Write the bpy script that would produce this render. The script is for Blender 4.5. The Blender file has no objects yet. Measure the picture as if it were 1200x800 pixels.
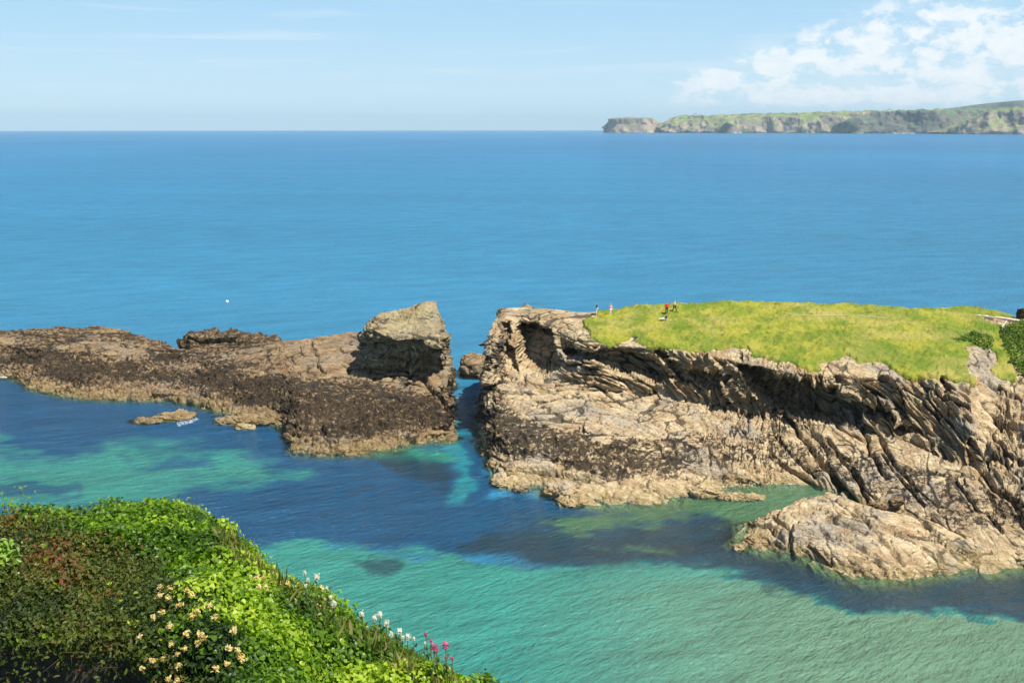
import bpy, math, random
import numpy as np
random.seed(7)
rng = np.random.default_rng(7)
S = bpy.context.scene
C = S.collection
R = math.radians

# ------------------------------------------------------------------ camera, sky, sun, exposure
H = 46.0                       # eye height above the sea
FPX = 1287.0                   # focal length in photo pixels (1200 wide)
TH = math.atan(252.0 / FPX)    # downward pitch
cam = bpy.data.cameras.new('camera')
cam.sensor_width = 36.0; cam.lens = FPX / 1200 * 36.0
cam.clip_start = 0.1; cam.clip_end = 90000
co = bpy.data.objects.new('camera', cam); C.objects.link(co)
co.location = (0, 0, H); co.rotation_euler = (math.pi / 2 - TH, 0, 0)
S.camera = co

SUN_EL, SUN_AZ = R(60), R(130)       # azimuth clockwise from +Y (the view direction)
sd = (math.cos(SUN_EL) * math.sin(SUN_AZ), math.cos(SUN_EL) * math.cos(SUN_AZ), math.sin(SUN_EL))
sl = bpy.data.lights.new('sun', 'SUN'); sl.energy = 5.0; sl.angle = R(0.5); sl.color = (1.0, 0.95, 0.86)
so = bpy.data.objects.new('sun', sl); C.objects.link(so)
so.rotation_euler = (math.pi / 2 - SUN_EL, 0, math.pi - SUN_AZ)

W = bpy.data.worlds.new('World'); S.world = W; W.use_nodes = True
SKY_STRENGTH = 0.08
S.view_settings.view_transform = 'Standard'; S.view_settings.look = 'None'
S.view_settings.gamma = 1.0; S.view_settings.exposure = 0.50
S.cycles.use_denoising = True
S.cycles.max_bounces = 6; S.cycles.transparent_max_bounces = 12
S.cycles.volume_bounces = 0
S.render.film_transparent = False


# ------------------------------------------------------------------ node helpers
class NT:
    def __init__(s, tree):
        s.t = tree; s.n = tree.nodes; s.n.clear()

    def a(s, kind, ins=None, **kw):
        nd = s.n.new(kind)
        for k, v in kw.items(): setattr(nd, k, v)
        for k, v in (ins or {}).items():
            sock = nd.inputs[k]
            if isinstance(v, bpy.types.NodeSocket): s.t.links.new(v, sock)
            elif isinstance(v, bpy.types.Node): s.t.links.new(v.outputs[0], sock)
            else: sock.default_value = v
        return nd

    def m(s, op, a, b=0.0, c=None, clamp=False):
        ins = {0: a, 1: b}
        if c is not None: ins[2] = c
        return s.a('ShaderNodeMath', ins, operation=op, use_clamp=clamp).outputs[0]

    def ss(s, v, lo, hi, a=0.0, b=1.0):
        return s.a('ShaderNodeMapRange', {0: v, 1: lo, 2: hi, 3: a, 4: b}, interpolation_type='SMOOTHSTEP').outputs[0]

    def mix(s, f, a, b, blend='MIX'):
        nd = s.n.new('ShaderNodeMix'); nd.data_type = 'RGBA'; nd.blend_type = blend
        for k, v in ((0, f), (6, a), (7, b)):
            if isinstance(v, bpy.types.NodeSocket): s.t.links.new(v, nd.inputs[k])
            else: nd.inputs[k].default_value = v if k == 0 or len(v) == 4 else (*v, 1)
        return nd.outputs[2]

    def noise(s, vec, scale, detail=4.0, rough=0.55, dist=0.0):
        return s.a('ShaderNodeTexNoise', {'Vector': vec, 'Scale': scale, 'Detail': detail, 'Roughness': rough, 'Distortion': dist}).outputs[0]

    def mapping(s, vec, scale=(1, 1, 1), rot=(0, 0, 0), loc=(0, 0, 0)):
        if any(rot):      # turn first, then stretch
            vec = s.a('ShaderNodeMapping', {'Vector': vec, 'Rotation': rot}).outputs[0]; rot = (0, 0, 0)
        return s.a('ShaderNodeMapping', {'Vector': vec, 'Scale': scale, 'Rotation': rot, 'Location': loc}).outputs[0]

    def attr(s, name, out='Fac'):
        return s.a('ShaderNodeAttribute', attribute_name=name).outputs[out]

    def pos(s): return s.a('ShaderNodeNewGeometry').outputs['Position']


def mat(name):
    m = bpy.data.materials.new(name); m.use_nodes = True
    return m, NT(m.node_tree)


def simple(name, col, rough=0.8, var=0.15, scale=20.0):
    m, n = mat(name)
    f = n.noise(n.a('ShaderNodeTexCoord').outputs['Object'], scale)
    c = n.mix(f, [x * (1 - var) for x in col], [min(1, x * (1 + var)) for x in col])
    b = n.a('ShaderNodeBsdfPrincipled', {'Base Color': c, 'Roughness': rough})
    n.a('ShaderNodeOutputMaterial', {'Surface': b}); return m


# ------------------------------------------------------------------ world: sky with a far bank of cumulus
def build_world():
    n = NT(W.node_tree)
    d = n.a('ShaderNodeTexCoord').outputs['Generated']
    sky = n.a('ShaderNodeTexSky', sky_type='NISHITA', sun_disc=False, sun_elevation=SUN_EL, sun_rotation=SUN_AZ,
              altitude=50.0, air_density=1.0, dust_density=0.35, ozone_density=2.6).outputs[0]
    x = n.a('ShaderNodeSeparateXYZ', {0: d})
    az = n.m('ARCTAN2', x.outputs[0], x.outputs[1])          # 0 = view direction, + to the right
    el = n.m('ARCSINE', x.outputs[2])
    v = n.a('ShaderNodeCombineXYZ', {0: n.m('MULTIPLY', az, 22.0), 1: n.m('MULTIPLY', el, 38.0), 2: 0.0}).outputs[0]
    f1 = n.noise(v, 1.7, 10, 0.62, 0.25)
    # cumulus towers low on the right, rising further right
    top = n.ss(az, 0.07, 0.43, 0.045, 0.135)
    band = n.m('MULTIPLY', n.ss(el, 0.006, 0.022), n.m('SUBTRACT', 1.0, n.ss(n.m('DIVIDE', el, top), 0.72, 1.12)))
    side = n.ss(az, 0.07, 0.18)
    dens = n.ss(n.m('ADD', f1, n.m('MULTIPLY', n.m('MULTIPLY', band, side), 0.30)), 0.68, 0.86)
    dens = n.m('MULTIPLY', dens, n.m('MULTIPLY', band, side))
    # streaks of thin cloud
    v2 = n.a('ShaderNodeCombineXYZ', {0: n.m('MULTIPLY', az, 5.0), 1: n.m('MULTIPLY', el, 90.0), 2: 3.0}).outputs[0]
    f2 = n.ss(n.noise(v2, 1.1, 6, 0.55, 0.4), 0.50, 0.78)
    thin = n.m('MULTIPLY', f2, 0.30)
    veil = n.m('MULTIPLY', n.ss(n.noise(v, 0.5, 5, 0.6), 0.40, 0.70), n.m('MULTIPLY', side, n.m('MULTIPLY', band, 0.45)))
    lum = n.noise(v, 3.0, 5, 0.6)
    cc = n.mix(lum, (7.0, 8.1, 8.9), (10.4, 10.1, 9.8))
    fac = n.m('MAXIMUM', n.m('MAXIMUM', n.m('MULTIPLY', dens, 0.92), thin), veil)
    low = n.mix(n.ss(el, -.01, .125), (5.9, 8.0, 9.2), (3.8, 6.4, 8.8))
    sky2 = n.mix(n.ss(el, .13, .30, .9, 0), sky, low)
    col = n.mix(fac, sky2, cc)
    bg = n.a('ShaderNodeBackground', {'Color': col, 'Strength': SKY_STRENGTH})
    n.a('ShaderNodeOutputWorld', {'Surface': bg})


build_world()

# ------------------------------------------------------------------ geometry helpers
cT, sT = math.cos(TH), math.sin(TH)
EARTH = 6.371e6


def ray(px, py):
    x = (np.asarray(px, float) - 600) / FPX; u = -(np.asarray(py, float) - 400) / FPX
    return x, cT + sT * u, -sT + cT * u


def PZ(px, py, z):            # point of that bearing at height z
    x, y, w = ray(px, py); t = (z - H) / w
    return np.array([x * t, y * t, H + w * t])


def PD(px, py, d):            # point of that bearing at distance d along +Y
    x, y, w = ray(px, py); t = d / y
    return np.array([x * t, d, H + w * t])


def proj(V):
    x = V[..., 0]; y = V[..., 1]; z = V[..., 2] - H
    f = y * cT - z * sT; u = y * sT + z * cT
    f = np.where(f < .5, .5, f)
    return 600 + FPX * x / f, 400 - FPX * u / f


def h3(i, j, k, s=0):
    n = (i.astype(np.int64) * 374761393 + j.astype(np.int64) * 668265263 + k.astype(np.int64) * 2147483647 + s * 1274126177) & 0xffffffff
    n = ((n ^ (n >> 13)) * 1274126177) & 0xffffffff
    n = ((n ^ (n >> 15)) * 2246822519) & 0xffffffff
    return ((n ^ (n >> 16)) & 0xffffff) / float(0xffffff)


def vnoise(P, s=0):
    f = np.floor(P); i = f.astype(np.int64); t = P - f; t = t * t * (3 - 2 * t)
    r = 0
    for a in (0, 1):
        wa = t[..., 0] if a else 1 - t[..., 0]
        for b in (0, 1):
            wb = t[..., 1] if b else 1 - t[..., 1]
            for c in (0, 1):
                wc = t[..., 2] if c else 1 - t[..., 2]
                r = r + wa * wb * wc * h3(i[..., 0] + a, i[..., 1] + b, i[..., 2] + c, s)
    return r


def fbm(P, o=4, s=0, g=.5):
    r = 0; A = 1; T = 0
    for k in range(o):
        r = r + A * vnoise(P * 2.03 ** k + 17.3 * k, s + k); T += A; A *= g
    return r / T


def voro(P, s=0):
    f = np.floor(P).astype(np.int64)
    d1 = np.full(P.shape[:-1], 9.); d2 = d1.copy(); cid = np.zeros(P.shape[:-1]); tl = np.zeros(P.shape[:-1])
    for a in (-1, 0, 1):
        for b in (-1, 0, 1):
            for c in (-1, 0, 1):
                i, j, k = f[..., 0] + a, f[..., 1] + b, f[..., 2] + c
                ox = P[..., 0] - i - h3(i, j, k, s); oy = P[..., 1] - j - h3(i, j, k, s + 1); oz = P[..., 2] - k - h3(i, j, k, s + 2)
                d = ox ** 2 + oy ** 2 + oz ** 2
                m = d < d1; q = h3(i, j, k, s + 3)
                d2 = np.where(m, d1, np.minimum(d2, d)); cid = np.where(m, q, cid); d1 = np.where(m, d, d1)
                tl = np.where(m, ox * ((q * 57.31) % 1 - .5) + oy * ((q * 91.7) % 1 - .5) + oz * ((q * 33.9) % 1 - .5), tl)
    return cid, np.sqrt(d1), np.sqrt(d2), tl


def smooth(x, a, b):
    t = np.clip((x - a) / (b - a), 0, 1); return t * t * (3 - 2 * t)


def cr_axis(N, counts, tens=0.5):      # cubic resampling along axis 0
    out = []; n = N.shape[0]
    for i in range(n - 1):
        p1, p2 = N[i], N[i + 1]
        p0 = N[i - 1] if i else 2 * p1 - p2
        p3 = N[i + 2] if i + 2 < n else 2 * p2 - p1
        m1, m2 = (p2 - p0) * tens, (p3 - p1) * tens
        # limit overshoot
        lim = np.linalg.norm(p2 - p1, axis=-1, keepdims=True) * 1.0
        for m in (m1, m2):
            L = np.linalg.norm(m, axis=-1, keepdims=True) + 1e-9
            m *= np.minimum(1, lim / L)
        for t in np.arange(counts[i]) / counts[i]:
            out.append((2 * t ** 3 - 3 * t ** 2 + 1) * p1 + (t ** 3 - 2 * t ** 2 + t) * m1 + (-2 * t ** 3 + 3 * t ** 2) * p2 + (t ** 3 - t ** 2) * m2)
    out.append(N[-1]); return np.array(out)


def loft(net, step, tens=(0.5, 0.3), maxseg=90, last=None):
    net = np.array(net, float)
    d0 = np.linalg.norm(np.diff(net, axis=0), axis=-1).mean(1)
    d1 = np.linalg.norm(np.diff(net, axis=1), axis=-1).mean(0)
    st = step if isinstance(step, tuple) else (step, step)
    c0 = [int(np.clip(math.ceil(d / st[0]), 2, maxseg * 3)) for d in d0]
    c1 = [int(np.clip(math.ceil(d / st[1]), 2, maxseg)) for d in d1]
    if last: c0 = c0[:-last[0]] + [min(c, last[1]) for c in c0[-last[0]:]]
    g = cr_axis(net, c0, tens[0])
    g = cr_axis(np.swapaxes(g, 0, 1), c1, tens[1])
    return np.swapaxes(g, 0, 1)           # [station, level, 3]


def gnormals(G):
    a = np.gradient(G, axis=0); b = np.gradient(G, axis=1)
    n = np.cross(a, b); L = np.linalg.norm(n, axis=-1, keepdims=True)
    n = n / np.maximum(L, 1e-9)
    return -n if n[..., 2].mean() < 0 else n


def soft(N, k=6):
    for _ in range(k):
        A = N.copy(); A[1:] += N[:-1]; A[:-1] += N[1:]; A[:, 1:] += N[:, :-1]; A[:, :-1] += N[:, 1:]
        N = A / np.maximum(np.linalg.norm(A, axis=-1, keepdims=True), 1e-9)
    return N


def new_mesh(name, V, F, m=None, attrs=None, parent=None, smooth_shade=True, cols=None):
    V = np.ascontiguousarray(np.asarray(V, np.float32).reshape(-1, 3)); F = np.asarray(F, np.int32)
    me = bpy.data.meshes.new(name)
    me.vertices.add(len(V)); me.vertices.foreach_set('co', V.ravel())
    k = F.shape[1]
    me.loops.add(F.size); me.loops.foreach_set('vertex_index', F.ravel())
    me.polygons.add(len(F))
    me.polygons.foreach_set('loop_start', np.arange(0, F.size, k, dtype=np.int32))
    me.polygons.foreach_set('loop_total', np.full(len(F), k, np.int32))
    me.polygons.foreach_set('use_smooth', np.full(len(F), smooth_shade))
    me.update(calc_edges=True); me.validate()
    for kk, a in (attrs or {}).items():
        at = me.attributes.new(kk, 'FLOAT', 'POINT'); at.data.foreach_set('value', np.asarray(a, np.float32).ravel())
    for kk, a in (cols or {}).items():
        at = me.attributes.new(kk, 'FLOAT_VECTOR', 'POINT'); at.data.foreach_set('vector', np.asarray(a, np.float32).ravel())
    if m: me.materials.append(m)
    o = bpy.data.objects.new(name, me); C.objects.link(o)
    if parent: o.parent = parent
    return o


def grid_faces(n, m, mask=None, wrap=False):
    i, j = np.meshgrid(np.arange(n if wrap else n - 1), np.arange(m - 1), indexing='ij')
    a = i * m + j; b = ((i + 1) % n) * m + j
    F = np.stack([a, b, b + 1, a + 1], -1)
    if mask is not None: F = F[mask]
    return F.reshape(-1, 4)


def tag(o, label=None, cat=None, group=None, kind=None):
    for k, v in (('label', label), ('category', cat), ('group', group), ('kind', kind)):
        if v: o[k] = v
    return o


def empty(name, loc=(0, 0, 0), rz=0.0):
    o = bpy.data.objects.new(name, None); C.objects.link(o)
    o.location = loc; o.rotation_euler = (0, 0, rz); o.empty_display_size = 0.2
    return o


def poly_sd(px, py, poly):       # signed distance in pixels, positive inside
    P = np.array(poly, float); d = np.full(px.shape, 1e9); ins = np.zeros(px.shape, bool)
    for i in range(len(P)):
        a, b = P[i], P[(i + 1) % len(P)]
        e = b - a; L = e @ e + 1e-9
        t = np.clip(((px - a[0]) * e[0] + (py - a[1]) * e[1]) / L, 0, 1)
        d = np.minimum(d, np.hypot(px - a[0] - t * e[0], py - a[1] - t * e[1]))
        c = (a[1] > py) != (b[1] > py)
        with np.errstate(divide='ignore', invalid='ignore'):
            xi = (b[0] - a[0]) * (py - a[1]) / (b[1] - a[1] + 1e-12) + a[0]
        ins ^= c & (px < xi)
    return np.where(ins, d, -d)


def line_d(px, py, pts):
    d = np.full(px.shape, 1e9); P = np.array(pts, float)
    for a, b in zip(P[:-1], P[1:]):
        e = b - a; L = e @ e + 1e-9
        t = np.clip(((px - a[0]) * e[0] + (py - a[1]) * e[1]) / L, 0, 1)
        d = np.minimum(d, np.hypot(px - a[0] - t * e[0], py - a[1] - t * e[1]))
    return d


# ------------------------------------------------------------------ rock displacement and material
def bed_frame(G, tilt, dip=0.0):
    """coordinates in the bedding frame: tilt about Y (radians, array ok), dip towards the viewer"""
    x, y, z = G[..., 0], G[..., 1], G[..., 2]
    c, s = np.cos(tilt), np.sin(tilt)
    u = x * c - z * s; w = x * s + z * c
    c2, s2 = math.cos(dip), math.sin(dip)
    return np.stack([u, y * c2 - w * s2, y * s2 + w * c2], -1)


def rock_disp(G, N, tilt, amp, dip=0.25, seed=0, fine=1.0, trend=0.5, joint=1.0, ledge=0.0, phi=0.25, sawamp=1.0):
    """broken slate: beds that stick out or weather back, joint blocks, cracks, roughness"""
    Q = bed_frame(G, tilt, dip)
    warp = (fbm(G * .22, 3, seed + 50) - .5)
    Q = Q + np.stack([warp * 2.2, np.roll(warp, 7, 0) * 2.2, warp * 1.3], -1)
    cp, sp = np.cos(phi), np.sin(phi)
    B = np.stack([Q[..., 0] * cp - Q[..., 1] * sp, Q[..., 0] * sp + Q[..., 1] * cp, Q[..., 2]], -1)   # long axis of the joint blocks
    # beds
    bz = Q[..., 2] / 0.85
    beds = vnoise(np.stack([Q[..., 0] * .10, Q[..., 1] * .10, np.floor(bz) + .5], -1) * np.array([1, 1, 1.0]), seed + 1)
    bz2 = Q[..., 2] / 0.34
    beds2 = vnoise(np.stack([Q[..., 0] * .25, Q[..., 1] * .25, np.floor(bz2) + .5], -1), seed + 2)
    c1, a1, b1, t1 = voro(B * np.array([.10, .27, .50]), seed + 5)
    c2, a2, b2, t2 = voro(B * np.array([.26, .70, 1.45]), seed + 9)
    c3, a3, b3, t3 = voro(B * np.array([.75, 1.8, 3.6]), seed + 13)
    cr1 = 1 - smooth(b1 - a1, 0.0, .09); cr2 = 1 - smooth(b2 - a2, 0.0, .11); cr3 = 1 - smooth(b3 - a3, 0, .15)
    r = fbm(G * 1.3, 4, seed + 20) - .5
    big = fbm(G * .11, 3, seed + 30) - .5
    d = 1.5 * big + .8 * (beds - .5) + .45 * (beds2 - .5) + (1.3 * (c1 - .5) + 2.6 * t1) * joint + .75 * (c2 - .5) + 1.5 * t2 + (.24 * (c3 - .5) + .55 * t3) * fine + .12 * r
    d = d - .75 * cr1 * joint - .42 * cr2 - .16 * cr3
    bd = np.stack([np.sin(tilt) * np.ones_like(d), np.full_like(d, math.sin(dip)), np.cos(tilt) * np.ones_like(d)], -1)
    lz = np.floor(Q[..., 2] / .62); lid = vnoise(np.stack([Q[..., 0] * .22, Q[..., 1] * .22, lz * 3.7 + .5], -1), seed + 60)
    d = d + ledge * smooth(lid, .50, .62)
    # beds with a projecting top edge and an undercut foot
    saw = 0
    for per, am in ((1.7, 1.5), (.62, .62)):
        zz = Q[..., 2] / per + (fbm(G * .16, 2, seed + 80) - .5) * 1.2; k = np.floor(zz); fz = zz - k
        rv = h3(k.astype(np.int64), np.floor(B[..., 0] * .11 + h3(k.astype(np.int64), k.astype(np.int64) * 0, k.astype(np.int64) * 0, seed + 82) * 5).astype(np.int64), np.zeros(k.shape, np.int64), seed + 81)
        saw = saw + am * (fz ** 1.6 - .45) * (.25 + 1.1 * rv)
    d = d + saw * sawamp * (1 - smooth(np.abs((N * bd).sum(-1)), .55, .9))
    par = np.abs((N * bd).sum(-1))
    d = d * (1 - .62 * smooth(par, .72, .97)) - (.30 * cr2 + .35 * cr1) * smooth(par, .72, .97) * joint
    D = N * (1 - trend * .4)
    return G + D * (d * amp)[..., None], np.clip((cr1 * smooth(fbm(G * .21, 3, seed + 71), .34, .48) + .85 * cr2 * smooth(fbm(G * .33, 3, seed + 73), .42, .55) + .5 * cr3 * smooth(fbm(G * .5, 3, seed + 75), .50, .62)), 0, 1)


def rock_material(name, light=(.60, .475, .285), mid=(.40, .28, .155), grey=(.33, .30, .25), dark=(.014, .011, .007), rot=(0, -0.32, 0), lichen=.25):
    m, n = mat(name)
    p = n.pos()
    q = n.mapping(p, (0.35, 0.35, 1.5), rot)
    s1 = n.noise(q, 0.8, 8, 0.62, 0.4)
    s2 = n.noise(p, 0.16, 5, 0.6)
    s3 = n.noise(p, 2.2, 8, 0.7)
    col = n.mix(n.ss(s1, .38, .62), mid, light)
    col = n.mix(n.m('MULTIPLY', n.ss(s2, .46, .66), .75), col, grey)
    # thin dark seams along the beds
    q2 = n.mapping(p, (.5, .5, 4.2), rot)
    seam = n.noise(q2, 1.0, 6, 0.7, 0.8)
    col = n.mix(n.m('MULTIPLY', n.ss(seam, .56, .70), .50), col, (.085, .065, .05))
    col = n.mix(n.m('MULTIPLY', n.ss(s3, .58, .74), .32), col, [c * .32 for c in mid])
    col = n.mix(n.m('MULTIPLY', n.ss(s3, .47, .28), .38), col, [min(.62, c * 1.35) for c in light])
    # rusty stain and lichen
    st = n.noise(p, .45, 6, .65, .3)
    col = n.mix(n.m('MULTIPLY', n.ss(st, .53, .68), .6), col, (.30, .165, .06))
    li = n.m('MULTIPLY', n.ss(n.noise(p, 1.1, 6, .7), .55, .64), n.attr('lichen'))
    col = n.mix(n.m('MULTIPLY', li, .8), col, (.27, .25, .05))
    # black and olive weed / tar lichen above the tide line; also the stack front's painted shade
    w = n.attr('weed')
    wn = n.noise(n.mapping(p, (1, 1, 1.6)), 1.3, 8, .70, .3)
    wf = n.ss(n.m('ADD', w, n.m('MULTIPLY', n.m('SUBTRACT', wn, .5), 1.9)), .42, .66)
    wc = n.mix(n.ss(n.noise(p, 1.6, 5, .7), .42, .62), dark, (.060, .036, .015))
    wc = n.mix(n.m('MULTIPLY', n.ss(n.noise(p, 3.1, 5, .7), .58, .68), .75), wc, (.20, .15, .07))
    col = n.mix(n.m('MULTIPLY', wf, .93), col, wc)
    col = n.mix(n.m('MULTIPLY', n.ss(n.m('ADD', n.attr('crv'), n.m('MULTIPLY', n.m('SUBTRACT', s3, .5), .8)), .35, .85), .80), col, (.045, .036, .026))  # darker along the crack and joint mask, at any height
    # olive-yellow barnacled hem at the waterline
    hem = n.attr('hem')
    hn = n.ss(n.noise(p, 1.4, 6, .7), .38, .60)
    col = n.mix(n.m('MULTIPLY', n.m('MULTIPLY', hem, hn), .75), col, (.30, .23, .085))
    vor = n.a('ShaderNodeTexVoronoi', {'Vector': n.mapping(p, (.8, .8, 2.2), rot), 'Scale': 1.3}, feature='DISTANCE_TO_EDGE').outputs[0]
    crack = n.ss(vor, 0.0, .05)
    qq = n.mapping(p, (.8, 1.0, 2.6), rot)
    qq = n.a('ShaderNodeVectorMath', {0: qq, 1: n.a('ShaderNodeTexNoise', {'Vector': p, 'Scale': 1.0, 'Detail': 3.0}).outputs[1]}, operation='ADD').outputs[0]
    hs = []
    for sc, am in ((1.15, .55), (2.9, .25)):
        vq = n.a('ShaderNodeVectorMath', {0: qq, 3: sc}, operation='SCALE').outputs[0]
        vv = n.a('ShaderNodeTexVoronoi', {'Vector': vq, 'Scale': 1.0})
        off = n.a('ShaderNodeVectorMath', {0: vq, 1: vv.outputs['Position']}, operation='SUBTRACT').outputs[0]
        rr = n.a('ShaderNodeVectorMath', {0: vv.outputs['Color'], 1: (.5, .5, .5)}, operation='SUBTRACT').outputs[0]
        hs.append(n.m('MULTIPLY', n.a('ShaderNodeVectorMath', {0: off, 1: rr}, operation='DOT_PRODUCT').outputs['Value'], am * 2.2))
    cellc = n.a('ShaderNodeSeparateXYZ', {0: vv.outputs['Color']}).outputs[0]
    col = n.mix(.35, col, n.mix(cellc, (.55, .52, .48), (1.25, 1.25, 1.25)), 'MULTIPLY')
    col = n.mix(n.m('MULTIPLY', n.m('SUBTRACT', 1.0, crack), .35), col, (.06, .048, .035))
    hgt = n.m('ADD', n.m('ADD', hs[0], hs[1]), n.m('ADD', n.m('MULTIPLY', s3, .22), n.m('ADD', n.m('MULTIPLY', crack, .12), n.m('MULTIPLY', seam, .2))))
    bmp = n.a('ShaderNodeBump', {'Height': hgt, 'Strength': .8, 'Distance': .38})
    wet = n.ss(n.attr('wet'), 0, 1, .88, .42)
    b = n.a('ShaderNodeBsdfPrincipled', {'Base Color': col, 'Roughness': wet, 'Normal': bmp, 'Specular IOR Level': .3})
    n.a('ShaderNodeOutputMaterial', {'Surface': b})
    return m


ROCK = rock_material('coastal_slate')
ROCK_DARK = rock_material('weedy_slate', light=(.38, .27, .15), mid=(.20, .13, .065), grey=(.28, .23, .165), rot=(0, .08, 0))
HT = []                        # vertices of everything that stands in the sea, for water depth


def rock_attrs(G, weed, extra=None):
    z = G[..., 2]
    n = fbm(G * .5, 3, 90) - .5
    a = {'weed': weed, 'hem': smooth(1.3 + n * 1.2 - z, 0, .8), 'wet': smooth(.45 - z + n * .5, 0, .4),
         'lichen': smooth(z, 8, 13) * .6}
    if extra: a.update(extra)
    return a


def shift(p, dy, z):
    p = np.array(p, float); return np.array([p[0] * (1 + dy / max(p[1], 1)), p[1] + dy, z])


def station(w, b, f, e, r, rec=0.0, back=(5, 2.5, 15)):
    w = PZ(w[0], w[1], -0.05); b = PZ(*b); f = PZ(*f); e = PZ(*e); r = PZ(*r)
    mid = (f + e) / 2 + np.array([0, rec, -.2])
    tm = (e + r) / 2 + np.array([0, 0, .5])
    return [shift(w, -9, -6.5), shift(w, -2.6, -1.1), w, b, f, mid, e, tm, r,
            r + np.array([0, back[0], -back[1]]), np.array([r[0], r[1] + back[2], -6.])]


def rubble(G, w, seed=160):
    """loose weedy cobbles lying on the shelf"""
    h = 0
    for sc, am in ((.75, .55), (1.7, .28)):
        cid, d1, d2, tl = voro(G * sc, seed + int(sc * 10)); h = h + am * smooth(d2 - d1, 0, .55) * (cid > .3) * (.5 + cid)
    return np.stack([0 * h, -.3 * h * w, h * w], -1)


def slab_steps(G, w, seed=2.0):
    """long tilted slabs stepping down to the right, each with a broken lower edge"""
    x, y = G[..., 0] + (fbm(G * .16, 2, 1400) - .5) * 4.0, G[..., 1] + (fbm(G * .16, 2, 1410) - .5) * 4.0
    a = x * .60 - y * .80; b = x * .80 + y * .60        # a: down the dip, b: across
    P = np.stack([a * .060 + seed, b * .135, np.full_like(a, seed)], -1)
    cid, d1, d2, tl = voro(P, 140)
    e = smooth(d2 - d1, 0, .045)
    h = (cid - .5) * 1.5 + tl * 1.6 - .9 * (1 - e)
    return np.stack([0 * h, 0 * h, h * w], -1)


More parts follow.
